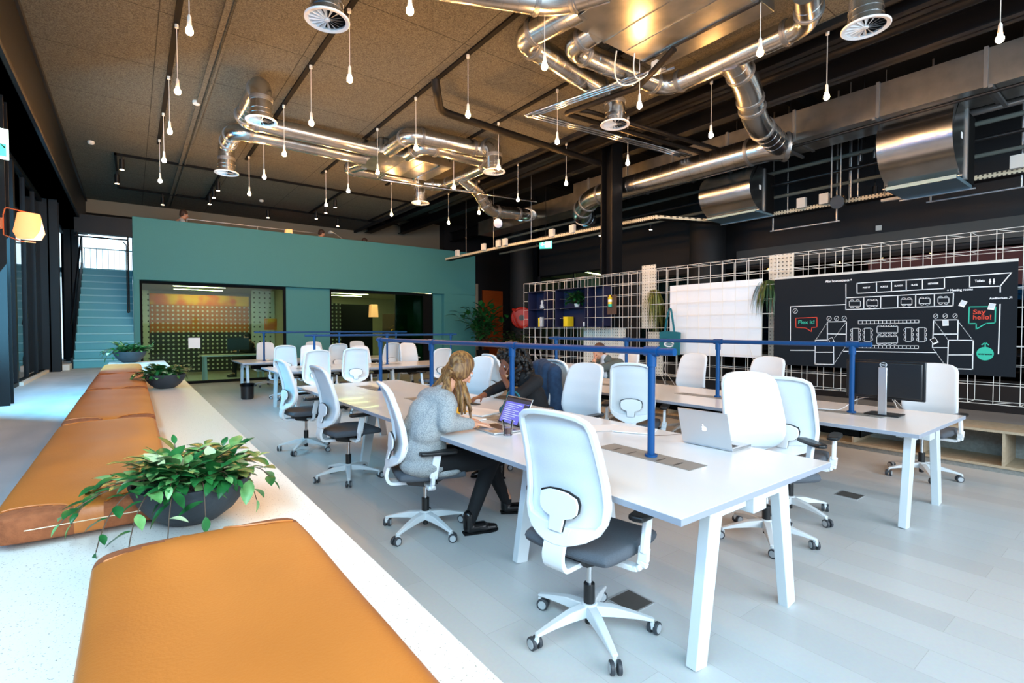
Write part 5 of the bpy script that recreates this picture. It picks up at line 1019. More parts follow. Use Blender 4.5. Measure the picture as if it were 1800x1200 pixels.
# perforated white posts, brown card with yellow bottle, hanging plants
for (y, z0, z1, w_, l) in ((5.92, 1.46, 2.60, .30, 'tall perforated white panel beside the black steel column'), (5.78, .62, 1.40, .32, 'lower perforated white panel behind the second desk rail'), (3.62, .95, 2.52, .34, 'perforated white panel behind the left end of the black board'), (7.4, .75, 1.46, 1.1, 'wide perforated panel below the navy box shelves'), (.80, 1.0, 2.25, .5, 'perforated panel right of the black board')):
    tag(MB().box(0, .015, -w_, 0, 0, z1-z0).build('perforated_panel', 'pegboard_side', loc=(FB+.03, y, z0)), l, 'panel')
tag(MB().box(0, .01, -.22, 0, 0, .36).build('card', 'brown_board', loc=(FX-.02, 6.42, 1.72)), 'dark brown card hanging before the steel column', 'card')
b_ = thing('bottle', 'yellow and white bottle hanging before the brown card', 'bottle', (FX-.045, 6.33, 1.86)); MB().lathe([(.035, 0), (.036, .05)], 16).build('green_band', 'line_teal', b_); MB().lathe([(.036, .05), (.036, .09), (.0361, .09), (.036, .17), (.014, .19), (.014, .22)], 16).build('bottle_body', 'yellow', b_); MB().lathe([(.037, .09), (.037, .13)], 16).build('label', 'paper', b_)
def hanging(label, loc, R, L, n, seed, m='leaf_dark', lw=.12, droop=.9):
    rnd = random.Random(seed); t = thing('hanging_plant', label, 'hanging plant', loc, 0, 'hanging plants in the wire screen'); A = MB()
    MB().lathe([(.05, -.02), (.07, .06), (.06, .06), (.05, 0)], 16).build('pot', 'brown_board', t)
    MB().tube([(0, 0, .05), (0, 0, .26)], .002, 4).build('hanger', 'wire_white', t)
    for i in range(n):
        a = rnd.uniform(0, 2*PI); r = R*rnd.uniform(.3, 1); l_ = L*rnd.uniform(.4, 1)
        c = bez((0, 0, .05), (r*.5*math.cos(a), r*.5*math.sin(a), .05+rnd.uniform(.05, .16)), (r*math.cos(a), r*math.sin(a), .02-l_*.3), (r*1.05*math.cos(a), r*1.05*math.sin(a), -l_*droop), 7)
        for j in range(7):
            p_, q_ = c[j], c[j+1]; s = Vector((-math.sin(a), math.cos(a), 0))*lw*.5; w0, w1 = math.sin(PI*(j+.15)/7.2), math.sin(PI*min(1, (j+1.0)/7.1)); A.add([p_-s*w0*.2, p_+s*w0*.2, q_+s*w1*.2, q_-s*w1*.2], [(0, 1, 2, 3)])
    A.build('foliage', m, t, ang=60, merge=False); return t
hanging('hanging fern-like plant between whiteboard and black board', (7.2, 3.50, 2.05), .24, .55, 90, 5, 'leaf_dark', .12)
hanging('tall hanging grassy plant right of the perforated panel', (7.25, 5.5, 2.05), .24, .85, 120, 6, 'grass', .05)
hanging('hanging plant at the right edge of the photo', (7.2, .62, 2.0), .3, .75, 60, 8, 'leaf_dark', .14)
# planters by the green box, hose reel
leafy('potted_shrub', 'tall rubber plant in a dark planter at the corner of the green box', 'potted plant', (9.3, 13.9, 0), 1.6, 60, 12, 'leaf', .36, 2.2, (.22, .75), potc='black_matte')
leafy('potted_shrub', 'wide dark leafy shrub right of the rubber plant', 'potted plant', (9.95, 12.9, 0), .85, 110, 13, 'leaf_dark', .26, 1.1, (.22, .6), potc='black_matte', W=.3)
hr = thing('hose_reel', 'red fire hose reel beyond the left end of the wire screen', 'hose reel', (11.12, 14.13, 1.85), math.radians(-38))
MB().cyl((0, -.06, 0), (0, .06, 0), .30, 32).build('drum', 'red', hr); MB().tube([(.34*math.cos(a), 0, .34*math.sin(a)) for a in [2*PI*k/32 for k in range(32)]], .05, 10, True).build('hose', 'red', hr); MB().cyl((0, -.09, 0), (0, .09, 0), .1, 20).build('hub', 'black_plastic', hr)
tag(MB().tube(fillet([(10.7, 14.05, 2.1), (10.72, 14.03, 1.9), (10.85, 14.02, 1.6), (11.02, 14.0, 1.5)], .1), .03, 10).cyl((10.66, 14.05, 2.12), (10.76, 14.05, 2.12), .05, 12).build('hose_nozzle', 'red'), 'red hose end arching left of the hose reel', 'hose')
# inside the green box
tag(MB().box(11.90, 11.94, 1.2, 3.8, 2.2, 2.85).build('red_glow_panel', 'red_dark'), 'dark red panel painted for the dim red glow above the map board', 'panel')  # dim red glow put into the colour of a plain panel
pb = thing('perforated_partition', 'dark perforated partition with an orange poster behind the left glazing', 'partition', (.45, 18.6, 0)); MB().box(0, 2.68, 0, .03, .1, 1.35).build('lower_panel', 'pegboard_dark', pb); dots_mat('pegboard_orange', 'c96a18', 'e6d8a8', .13, .22, (0, 2)); MB().box(0, 2.68, 0, .03, 2.2, 2.52).build('poster_panel', 'orange_poster', pb); MB().box(0, 2.68, 0, .03, 1.35, 2.2).build('poster_lower', 'pegboard_orange', pb)
tag(MB().box(0, .25, 0, .03, .1, 2.6).build('perforated_panel', 'pegboard_white', loc=(.18, 18.5, 0)), 'white perforated panel at the left edge of the left glazing', 'panel')
tag(MB().box(0, .7, 0, .03, .1, 2.72).build('perforated_panel', 'pegboard_white', loc=(3.17, 18.4, 0)), 'white perforated panel right of the orange poster', 'panel')
tag(MB().box(0, .6, 0, .03, .1, 2.3).build('perforated_panel', 'pegboard_dark', loc=(5.0, 16.9, 0)), 'dark dotted panel at the left of the second glazing', 'panel')
tag(MB().box(0, 1.2, 0, .03, 0, 2.2).build('partition', 'black_matte', loc=(5.62, 17.2, .1)), 'dark partition behind the second glazing', 'partition')
tag(MB().box(0, .95, 0, .04, 0, .85).build('dark_display', 'brown_board', loc=(7.2, 17.2, 1.15)), 'dark wall picture behind the second glazing', 'picture')
leafy('dried_flowers', 'yellow flowers before the dark wall picture', 'flowers', (7.7, 17.0, 1.25), .35, 14, 31, 'paper_yellow', .1, .5, (.05, .1))
tag(MB().prism([(-.13, 0, 0), (.13, 0, 0), (.10, 0, .42), (-.10, 0, .42)], (0, .22, 0)).build('lamp_shade', 'lamp_shade', loc=(6.5, 16.2, 1.85)), 'tall mustard lamp shade behind the second glazing', 'lamp')
tag(MB().box(0, .34, 0, .03, 0, .34).build('notice', 'orange_poster', loc=(3.15, 16.3, 1.42)), 'yellow square notice behind the left glazing', 'notice')
d_ = thing('meeting_table', 'white table with trestle legs behind the left glazing', 'table', (1.6, 16.1, 0))
MB().box(-.1, 1.5, -.35, .45, .70, .73).build('tabletop', 'desk_white', d_)
for s in (0, 1.4):
    for q in (-1, 1): MB().beam((s, .05+q*.38, 0), (s, .05+q*.2, .70), .06, .05, up=(0, 1, 0)).build('leg', 'leg_grey', d_)
tag(MB().box(0, .26, 0, .02, 0, .27).box(.12, .13, -.004, 0, 0, .27).build('wall_controls', 'white_gloss', loc=(1.18, 15.47, .95)), 'pair of white switch plates on the left glazing', 'switch')
s_ = thing('monitor', 'dark monitor on the table behind the left glazing', 'monitor', (2.45, 16.3, .731)); MB().box(-.28, .28, 0, .03, .12, .46).build('casing', 'black_plastic', s_); MB().box(-.03, .03, .03, .05, 0, .3).box(-.1, .1, -.05, .1, 0, .01).build('stand', 'black_plastic', s_)
for i, (x, y, l) in enumerate(((1.5, 15.95, 'left'), (2.1, 16.3, 'middle'), (1.9, 16.1, 'rear'))): pass
for i, (x, y) in enumerate(((1.24, 16.9), (1.0, 18.1), (1.1, 19.5), (5.7, 17.0), (5.7, 18.3), (5.9, 19.5), (1.0, 15.95), (6.0, 15.95), (7.6, 16.5))):  # last three strips are added out of sight to brighten the rooms
    t = thing('strip_light', ('front ceiling strip light behind the left glazing', 'middle ceiling strip light behind the left glazing', 'rear ceiling strip light behind the left glazing', 'front ceiling strip light behind the second glazing', 'middle ceiling strip light behind the second glazing', 'rear ceiling strip light behind the second glazing', 'added unseen strip light just inside the left glazing head', 'added unseen strip light just inside the second glazing head', 'added unseen strip light at the right of the second glazed room')[i], 'ceiling light', (x, y, 2.74), 0, 'strip lights in the green box rooms')
    MB().box(0, 1.4, -.05, .05, .0, .02).build('housing', 'white_paint', t); MB().box(.02, 1.38, -.035, .035, -.008, 0).build('diffuser', 'strip_glow', t)
t = thing('strip_light', 'ceiling strip light in the office beyond the wire screen', 'ceiling light', (13.0, 12.2, 3.36), .2); MB().box(-.9, .9, -.05, .05, 0, .02).build('housing', 'white_paint', t); MB().box(-.88, .88, -.035, .035, -.01, 0).build('diffuser', 'strip_glow', t)
t = thing('potted_shrub', 'x', 'x'); bpy.data.objects.remove(t)
# desk lamp and rail seen above the parapet
t = thing('desk_lamp', 'white desk lamp above the green parapet', 'lamp', (5.45, 16.2, 3.75)); MB().tube([(0, 0, 0), (.05, 0, .55), (-.35, 0, .78)], .012, 8).build('arm', 'aluminium', t); MB().lathe([(.03, .06), (.1, -.02), (.09, -.02), (.02, .05)], 16, c=(-.38, 0, .74)).build('shade', 'white_paint', t); MB().cyl((0, 0, -.65), (0, 0, 0), .02, 8).build('post', 'aluminium', t)
tag(MB().tube([(1.3, 16.9, 4.55), (4.9, 16.9, 4.55)], .015, 8).tube([(1.3, 16.9, 4.4), (4.9, 16.9, 4.4)], .012, 8).tube([(1.3, 16.9, 3.1), (1.3, 16.9, 4.55)], .015, 8).tube([(4.9, 16.9, 3.1), (4.9, 16.9, 4.55)], .015, 8).tube([(3.1, 16.9, 3.1), (3.1, 16.9, 4.55)], .015, 8).build('metal_rail', 'aluminium'), 'thin metal rail on the mezzanine above the green parapet', 'railing')
tag(MB().prism([(0, 0, 0), (.24, 0, 0), (.20, 0, .32), (.04, 0, .32)], (0, .2, 0)).build('lamp_shade', 'lamp_shade', loc=(3.75, 16.3, 4.15)), 'small pale lamp shade standing above the green parapet', 'lamp')
# ------------------------------------------------------------------ lamps
GX = [.47, 1.96, 3.49, 5.03, 6.60]; GY = [1.07, 2.56, 4.05, 5.55, 7.03, 8.52, 10.02, 11.45]
ZB, ZC = 4.195, 4.955
def pendant(x, y, label):
    t = thing('pendant_lamp', label, 'pendant lamp', (x, y, ZB), 0, 'bare bulb pendants hanging in rows from the ceiling tracks')
    return t
def make_pendant():
    t = thing('pendant_lamp', 'x', 'pendant lamp', (0, 0, ZB), 0, 'bare bulb pendants hanging in rows from the ceiling tracks')
    MB().cyl((0, 0, .10), (0, 0, ZC-ZB-.02), .0035, 6).cyl((0, 0, ZC-ZB-.04), (0, 0, ZC-ZB), .02, 12).build('cord', 'bulb_socket', t)
    MB().lathe([(.006, .15), (.016, .13), (.018, .075), (.020, .045)], 14).build('socket', 'bulb_socket', t)
    MB().lathe([(.014, .052), (.018, .035), (.030, .012), (.032, -.006), (.028, -.022), (.016, -.034), (.003, -.038)], 16).build('bulb', 'bulb', t, ang=80)
    return t
pp = make_pendant(); first = True
rows = ['row nearest the windows', 'second row from the windows', 'middle row', 'fourth row from the windows', 'row farthest from the windows']
start = [3, 2, 2, 1, 0]; ords = ['nearest', 'second', 'third', 'fourth', 'fifth', 'sixth', 'seventh', 'last']
for i, x in enumerate(GX):
    vis = [j for j in range(8) if j >= start[i]]
    for n_, j in enumerate(vis):
        o = pp if first else copy_tree(pp); first = False; o.location = (x, GY[j], ZB)
        o['label'] = 'bare glowing bulb on a white cord, %s of the %s' % ('farthest' if n_ == len(vis)-1 else ords[n_]+(' bulb' if n_ else ''), rows[i])
for i, x in enumerate(GX):
    tag(MB().box(x-.03, x+.03, -2, 11.75, ZC, 4.98).build('lighting_track', 'black_matte'), 'black ceiling track carrying the %s of bulbs' % rows[i].replace(' from', ' counted from'), 'lighting track', 'black ceiling tracks')
for (x0, y0, x1, y1, l) in ((-.2, 12.9, 7.2, 12.9, 'black cross track just before the green box'), (-.2, 15.9, 7.2, 15.9, 'black track running above the green parapet'), (1.66, 12.9, 1.66, 15.9, 'short black track with two spotlights, left of the middle'), (4.35, 12.9, 4.35, 15.9, 'short black track with spotlights in the middle over the green box'), (-.2, 12.9, -.2, 15.9, 'short black track nearest the windows over the green box'), (6.2, 12.9, 6.2, 15.9, 'short black track on the right over the green box')):
    tag(MB().box(min(x0, x1)-.02, max(x0, x1)+.02, min(y0, y1)-.02, max(y0, y1)+.02, 4.93, 4.975).build('lighting_track', 'black_matte'), l, 'lighting track', 'black ceiling tracks')
for x, y, l in ((-.55, 12.4, 'white round smoke detector nearest the windows'), (.86, 9.25, 'white round smoke detector on the grey ceiling channel'), (2.9, 15.2, 'white smoke detector over the green box')):
    t = thing('smoke_detector', l, 'smoke detector', (x, y, 4.92), 0, 'smoke detectors'); MB().lathe([(.03, 0), (.05, .012), (.055, .04), (.05, .06)], 20).build('body', 'white_paint', t)
tag(MB().box(.86, .92, -2, 17.5, 4.94, 4.98).box(.96, .99, -2, 17.5, 4.955, 4.98).build('ceiling_channel', 'ceiling_fibre'), 'grey cable channel running along the ceiling left of the ducts', 'cable channel')
def make_spot():
    t = thing('spotlight', 'x', 'spotlight', (0, 0, 0), 0, 'black cylindrical spotlights')
    MB().cyl((0, 0, -.27), (0, 0, -.07), .045, 18).cyl((0, 0, -.08), (0, 0, .0), .012, 8).build('housing', 'black_plastic', t)
    MB().cyl((0, 0, -.268), (0, 0, -.262), .036, 16).build('lens', 'spot_glow', t).location.z = -.006
    return t
SP = make_spot(); first = True
for x, y, z, l in ((-.1, 12.9, 4.93, 'black spotlight nearest the windows, on the cross track'), (1.66, 13.5, 4.93, 'black spotlight under the round duct diffuser'), (1.66, 14.3, 4.93, 'black spotlight on the short track left of the middle, nearer one'), (1.66, 15.1, 4.93, 'black spotlight on the short track left of the middle, farther one'), (.7, 15.9, 4.93, 'black spotlight above the left end of the green parapet'), (3.2, 15.9, 4.93, 'black spotlight above the pale lamp shade on the parapet'), (4.35, 13.5, 4.93, 'black spotlight on the middle short track, nearest one'), (4.35, 14.3, 4.93, 'black spotlight on the middle short track, second one'), (4.35, 15.2, 4.93, 'black spotlight on the middle short track, farthest one'), (5.2, 15.9, 4.93, 'black spotlight above the desk lamp on the parapet'), (-.2, 14.2, 4.93, 'small spotlight nearest the window wall'),
                   (10.4, 8.0, 4.2, 'black downlight right of the steel column'), (10.4, 5.6, 4.1, 'black downlight above the whiteboard'), (10.6, 3.3, 4.05, 'black downlight above the map board'), (10.4, 9.7, 4.3, 'black downlight left of the steel column'), (10.2, 12.2, 4.3, 'black downlight above the left end of the wire screen'), (8.9, 4.0, 4.75, 'black downlight under the long round duct'), (8.8, 2.9, 4.9, 'black downlight between the two metal drum units'), (9.5, 11.5, 4.75, 'black downlight below the far pipes')):
    o = SP if first else copy_tree(SP); first = False; o.location = (x, y, z); o['label'] = l
    if x > 8: tag(MB().cyl((x, y, z), (x, y, 5.6), .008, 6).build('suspension_rod', 'steel_black'), 'thin rod holding the %s' % l, 'rod', 'thin ceiling rods')
# wall lamp and exit sign at the facade
t = thing('wall_lamp', 'glowing peach wall lamp with copper bracket on the facade frame', 'wall lamp', (-1.10, 7.78, 2.44)); t.scale = (.86, .86, .86)
M_ = Matrix.Rotation(-.30, 4, 'Y')
MB().tube(fillet([(.0, 0, .05), (.16, 0, -.02), (.30, 0, -.02)], .02), .008, 8).tube(fillet([(.0, 0, .30), (.02, 0, .40), (.24, 0, .36)], .03), .008, 8).tube([(0, 0, .05), (0, 0, .30)], .008, 8).build('bracket', 'lamp_copper', t)
MB().box(-.05, .0, -.03, .03, .12, .26).build('wall_plate', 'lamp_copper', t)
MB().lathe([(.12, .02), (.14, .07), (.155, .10), (.11, .345), (.10, .345), (.14, .10), (.11, .03)], 28, c=(.24, 0, 0)).build('lamp_shade', 'lamp_shade', t, ang=60)
t = thing('exit_sign', 'green and white exit sign at the far left edge of the photo', 'exit sign', (-1.02, 7.55, 3.25), .2)
MB().box(-.16, .01, 0, .02, 0, .32).build('sign_body', 'exit_white', t); MB().box(-.14, -.01, -.003, 0, .03, .16).build('green_panel', 'exit_green', t); MB().tube([(-.02, -.002, .12), (-.06, -.002, .16), (-.12, -.002, .06)], .008, 6).build('running_symbol', 'black_plastic', t)
t = thing('exit_sign', 'small illuminated exit sign with arrow hanging left of the steel column', 'exit sign', (8.45, 9.75, 3.50), math.radians(-50))
MB().box(-.16, .16, 0, .04, 0, .20).build('sign_body', 'exit_green', t); MB().box(-.02, .14, -.004, 0, .03, .17).build('door_symbol', 'exit_white', t); MB().prism([(-.13, -.004, .10), (-.08, -.004, .15), (-.08, -.004, .115), (-.04, -.004, .115), (-.04, -.004, .085), (-.08, -.004, .085), (-.08, -.004, .05)], (0, .004, 0)).build('arrow', 'exit_white', t); MB().box(-.16, .16, .0, .04, .2, .28).build('housing', 'aluminium', t)
tag(MB().cyl((8.45, 9.75, 3.78), (8.45, 9.75, 5.6), .006, 6).build('suspension_rod', 'steel_black'), 'thin rod holding the hanging exit sign', 'rod', 'thin ceiling rods')
# ------------------------------------------------------------------ round ducts
def duct(label, pts, r=.125, fil=.26, seam=.16, mat_='duct', collars=True):
    P = [Vector(p) for p in pts]; t = thing('round_duct', label, 'duct', tuple(P[0]), 0, 'silver round ventilation ducts'); L = [p-P[0] for p in P]
    c = fillet(L, fil, 4)
    R2 = MB().tube(c, r, 22)
    for i in range(len(L)-1):
        a, b = L[i], L[i+1]; d = (b-a); l_ = d.length; d.normalize(); k0 = fil*1.02 if i > 0 else .0; k1 = fil*1.02 if i < len(L)-2 else .0
        for q, on in ((k0, i > 0), (l_-k1, i < len(L)-2)):
            if on and l_ > fil: MB().cyl(a+d*(q-.028), a+d*(q+.028), r+.010, 22).cyl(a+d*(q-.008), a+d*(q+.008), r+.016, 22).build('collar', 'duct_seam', t)
        n = int((l_-k0-k1)/seam)
        for j in range(1, n): u = k0+j*seam; R2.cyl(a+d*(u-.003), a+d*(u+.003), r+.0035, 22)
    R2.build('pipe', mat_, t, ang=28)
    return t
def diffuser(x, y, z, R, label, ztop):
    t = thing('swirl_diffuser', label, 'air diffuser', (x, y, z), 0, 'round white swirl diffusers')
    MB().lathe([(R, .0), (R*1.0, .012), (R*.86, .03), (R*.84, .03), (R*.80, .004), (R*.97, -.004), (R, 0)], 40, caps=False).build('rim', 'white_gloss', t)
    MB().cyl((0, 0, .028), (0, 0, .034), R*.84, 32).build('back_plate', 'black_matte', t)
    m = MB().cyl((0, 0, .0), (0, 0, .02), R*.12, 16)
    for k in range(16):
        a = 2*PI*k/16; d = Vector((math.cos(a), math.sin(a), 0)); s = Vector((-d.y, d.x, 0)); p, q = d*R*.13, d*R*.82
        m.add([p-s*.004+Vector((0, 0, .004)), q-s*.022+Vector((0, 0, .002)), q+s*.014+Vector((0, 0, .022)), p+s*.004+Vector((0, 0, .016))], [(0, 1, 2, 3)])
    m.build('vanes', 'white_gloss', t, merge=False)
    MB().cyl((0, 0, .032), (0, 0, ztop-z), R*.70, 26).cyl((0, 0, .09), (0, 0, .11), R*.73, 26).cyl((0, 0, .15), (0, 0, .17), R*.73, 26).build('neck', 'duct', t)
    return t
ZD = 4.28
D = [(1.48, 4.77, 'swirl diffuser nearest the camera on the left, at the top of the photo'), (1.46, 7.60, 'swirl diffuser under the gooseneck duct left of the first box unit'), (1.43, 10.5, 'swirl diffuser at the leftmost duct end, above the green wall'), (5.40, 4.77, 'swirl diffuser hanging right of the crossing silver pipes'), (5.56, 1.83, 'swirl diffuser at the top right of the photo'), (5.27, 7.50, 'swirl diffuser at the right bend of the far duct loop'), (5.24, 10.35, 'farthest swirl diffuser, below the far duct loop')]
for x, y, l in D: diffuser(x, y, ZD, .20, l, ZD+.22)
Z1 = 4.78
duct('gooseneck duct running left from the far box unit', [(3.68, 9.05, Z1), (1.46, 9.05, Z1), (1.46, 7.60, Z1), (1.46, 7.60, ZD+.2)], .135, .2)
duct('lower duct running left from the far box unit to the leftmost diffuser', [(3.68, 9.62, Z1), (1.43, 9.62, Z1), (1.43, 10.5, Z1), (1.43, 10.5, ZD+.2)], .135, .24)
duct('upper duct of the far loop, ending at the right diffuser', [(3.86, 8.9, Z1), (3.86, 8.0, Z1), (5.27, 7.86, Z1), (5.27, 7.5, Z1), (5.27, 7.5, ZD+.2)], .135, .2)
duct('lower duct of the far loop behind the upper one', [(4.25, 8.9, Z1-.02), (4.25, 8.32, Z1-.02), (5.80, 8.32, Z1-.02), (5.80, 10.3, Z1-.02), (5.24, 10.5, Z1-.02)], .125, .26)
duct('far duct behind the box unit leading to the farthest diffuser', [(3.8, 9.95, Z1), (3.62, 10.5, Z1), (5.24, 10.4, Z1), (5.24, 10.35, ZD+.2)], .12, .16)
duct('branch duct dropping right from the far loop', [(5.80, 9.5, Z1-.02), (6.30, 9.6, 4.58), (6.75, 9.8, 4.22), (7.75, 9.7, 4.25), (8.6, 10.5, 4.5)], .14, .2)
duct('near duct turning left around the large box unit', [(3.76, 3.78, Z1), (3.62, 4.62, Z1), (5.40, 4.92, Z1), (5.40, 4.80, Z1), (5.40, 4.77, ZD+.2)], .14, .2)
duct('near duct looping under the large box unit', [(4.15, 3.95, Z1-.03), (4.15, 4.38, Z1-.03), (5.88, 4.30, Z1-.03), (5.88, 2.45, Z1-.03), (5.3, 2.25, Z1-.03)], .13, .24)
duct('thick near branch duct dropping right from the tee', [(5.88, 3.35, Z1-.03), (6.45, 3.45, 4.64), (7.05, 3.65, 4.36), (8.1, 3.78, 4.28)], .165, .26)
duct('long thick round duct running along the right side', [(8.2, 3.70, 4.28), (8.02, 3.95, 4.30), (8.0, 7.7, 4.30), (8.4, 8.5, 4.15), (9.0, 8.8, 4.15)], .21, .26, .2)
duct('duct bend rising from the top right diffuser', [(5.56, 1.83, ZD+.2), (5.56, 1.83, 4.8), (5.3, 1.9, 4.8)], .14, .12)
duct('duct above the nearest left diffuser', [(1.48, 4.77, ZD+.2), (1.48, 4.77, Z1), (3.5, 3.9, Z1), (3.75, 3.4, Z1)], .14, .2)
def boxunit(label, x0, x1, y0, y1):
    t = thing('air_box_unit', label, 'ventilation unit', ((x0+x1)/2, (y0+y1)/2, 4.69), 0, 'flat metal ventilation units'); W, L = x1-x0, y1-y0
    MB().box(-W/2, W/2, -L/2, L/2, 0, .26).build('casing', 'duct_flat', t, bev=.004)
    MB().box(-W/2+.55, -W/2+.58, -L/2, L/2, -.012, 0).box(-W/2+.9, -W/2+1.2, -L/2+.05, L/2-.05, -.010, 0).build('access_cover', 'duct_flat', t)
    MB().box(W/2-.32, W/2-.28, -L/2, L/2+.02, -.022, 0).build('edge_strip', 'chrome', t)
    for sx in (-1, 1):
        for sy in (-1, 1): MB().cyl((sx*(W/2-.06), sy*(L/2+.02), .1), (sx*(W/2-.06), sy*(L/2+.02), .29), .008, 6).build('hanger', 'steel_black', t)
    return t
boxunit('far flat metal ventilation unit above the third desk', 3.68, 5.20, 8.88, 10.0)
boxunit('large flat metal ventilation unit at the top of the photo', 3.745, 5.29, 2.55, 3.98)
def pipes(name, label, lines, r, m, cat='pipe', fil=.06, grp=None, n=10):
    mb = MB(); o = Vector(lines[0][0])
    for l in lines: mb.tube(fillet([Vector(p)-o for p in l], fil, 3), r, n)
    ob = mb.build(name, m, loc=o); return tag(ob, label, cat, grp)
def off(l, dx, dy, dz=0): return [(x+dx, y+dy, z+dz) for x, y, z in l]
# paired bright conduits and black insulated pipes below the box units
A0 = [(5.05, 3.80, 4.55), (4.60, 5.78, 4.55), (7.9, 5.45, 4.55)]
for k in range(3): pipes('conduit', ('outer', 'middle', 'inner')[k]+' bright metal conduit bent in a V below the large unit', [off(A0, .07*k, -.07*k, 0)], .02, 'chrome', grp='bright conduits under the large unit', fil=.03)
pipes('insulated_pipe', 'thick black insulated pipe running beside the bright conduits', [[(4.95, 3.5, 4.62), (5.0, 3.85, 4.5), (5.15, 4.2, 4.5), (4.95, 5.3, 4.5), (8.2, 5.0, 4.5)]], .038, 'tube_black')
pipes('insulated_pipe', 'second black insulated pipe inside the bent conduits', [[(5.05, 5.1, 4.5), (5.15, 5.05, 4.5), (8.2, 4.75, 4.5)]], .032, 'tube_black')
pipes('insulated_pipe', 'black insulated pipe dropping from the ceiling track and running right', [[(3.40, 6.25, 4.90), (3.45, 6.30, 4.75), (3.75, 6.75, 4.72), (7.4, 6.95, 4.72)]], .06, 'tube_black', fil=.15)
A1 = [(4.1, 9.6, 4.55), (4.1, 9.9, 4.5), (7.6, 9.1, 4.42)]
for k in range(3): pipes('conduit', ('lower', 'central', 'upper')[k]+' bright metal conduit below the far unit', [off(A1, 0, .07*k, .03*k)], .018, 'chrome', grp='bright conduits under the far unit', fil=.03)
pipes('cable_loop', 'white cables curling from the large unit to the conduits', [bez((4.75, 3.9, 4.68), (4.9, 4.1, 4.35), (4.95, 3.9, 4.45), (5.0, 3.85, 4.55), 10), bez((4.55, 4.0, 4.68), (4.75, 4.3, 4.4), (4.95, 4.2, 4.4), (5.02, 3.95, 4.52), 10)], .008, 'white_paint', 'cable', .0)
tag(MB().box(4.98, 5.06, 3.76, 3.84, 4.50, 4.62).build('junction_box', 'white_paint'), 'small white junction box where the bent conduits begin', 'junction box')
# rectangular duct, drum units
t = thing('rectangular_duct', 'long rectangular galvanised duct running along the right side', 'duct', (8.75, 3.5, 4.42)); MB().box(-.35, .35, -6, 5.2, 0, .46).build('duct_body', 'duct_flat', t)
for k in range(10): MB().ring([(-.37, -5.4+k*1.12, -.02), (.37, -5.4+k*1.12, -.02), (.37, -5.4+k*1.12, .48), (-.37, -5.4+k*1.12, .48)], [(-.35, -5.4+k*1.12, 0), (.35, -5.4+k*1.12, 0), (.35, -5.4+k*1.12, .46), (-.35, -5.4+k*1.12, .46)], (0, .04, 0)).build('flange', 'duct_seam', t)
for y in (1.4, 2.6, 3.9, 5.1): MB().box(-.45, .45, y-3.5, y-3.46, -.06, -.02).build('support_bar', 'duct_seam', t)
t = thing('rectangular_duct', 'flat far rectangular duct with round branches', 'duct', (8.9, 10.9, 4.35)); MB().box(-.3, .3, -2.1, 2.2, 0, .4).build('duct_body', 'duct_flat', t); MB().tube([(-.25, 0, .2), (-.6, -.3, .1)], .13, 18).build('round_branch', 'duct', t); MB().tube([(-.25, 1.0, .2), (-.55, .8, .1)], .13, 18).build('round_branch', 'duct', t)
def drum(label, x, y0, y1, z, R):
    t = thing('drum_unit', label, 'ventilation unit', (x, (y0+y1)/2, z), 0, 'half-round metal ventilation units'); L = y1-y0; pr = [(0, R*1.05), (-R*.20, R*1.05)]
    for k in range(0, 15): a = math.radians(100+k*(165-0)/14*.62); pr.append((R*.25+R*1.05*math.cos(a), R*.15+R*.98*math.sin(a)*1.05))
    pr = [(R*.55, R*.98), (-R*.05, R*.98)]
    for k in range(14): u = k/13; a = math.radians(105+u*122); pr.append((R*.30+R*math.cos(a)*1.0, R*.10+R*math.sin(a)*.92))
    pr += [(R*.05, -R*.86), (R*.55, -R*.86)]
    MB().prism([(px_, -L/2, pz) for px_, pz in pr], (0, L, 0)).build('drum_shell', 'duct', t, ang=25)
    MB().box(R*.52, R*.62, -L/2-.02, L/2+.02, -R*.9, R*.95).build('end_flange', 'duct_seam', t)
    MB().box(-R*.1, R*1.4, -L/2+.02, L/2-.02, -R*.97, -R*.88).build('air_grille', 'grille_blue', t)
    MB().box(R*.6, R*1.5, -L/2+.01, L/2-.01, -R*.88, R*.8).build('fan_box', 'black_matte', t)
    MB().cyl((R*.0, -L/2-.03, -R*.9), (R*.0, L/2+.03, -R*.9), .012, 8).build('support_rail', 'aluminium', t); MB().cyl((R*1.3, -L/2-.03, -R*.99), (R*1.3, L/2+.03, -R*.99), .012, 8).build('support_rail', 'aluminium', t)
    MB().box(.05, .12, -L/2-.003, -L/2, 0, .08).build('label_plate', 'paper', t)
    return t
drum('smaller half-round metal unit left of the map board, above the white cable tray', 9.05, 4.62, 5.62, 3.98, .42)
drum('larger half-round metal unit at the upper right, above the map board', 8.75, 1.78, 2.60, 3.98, .56)
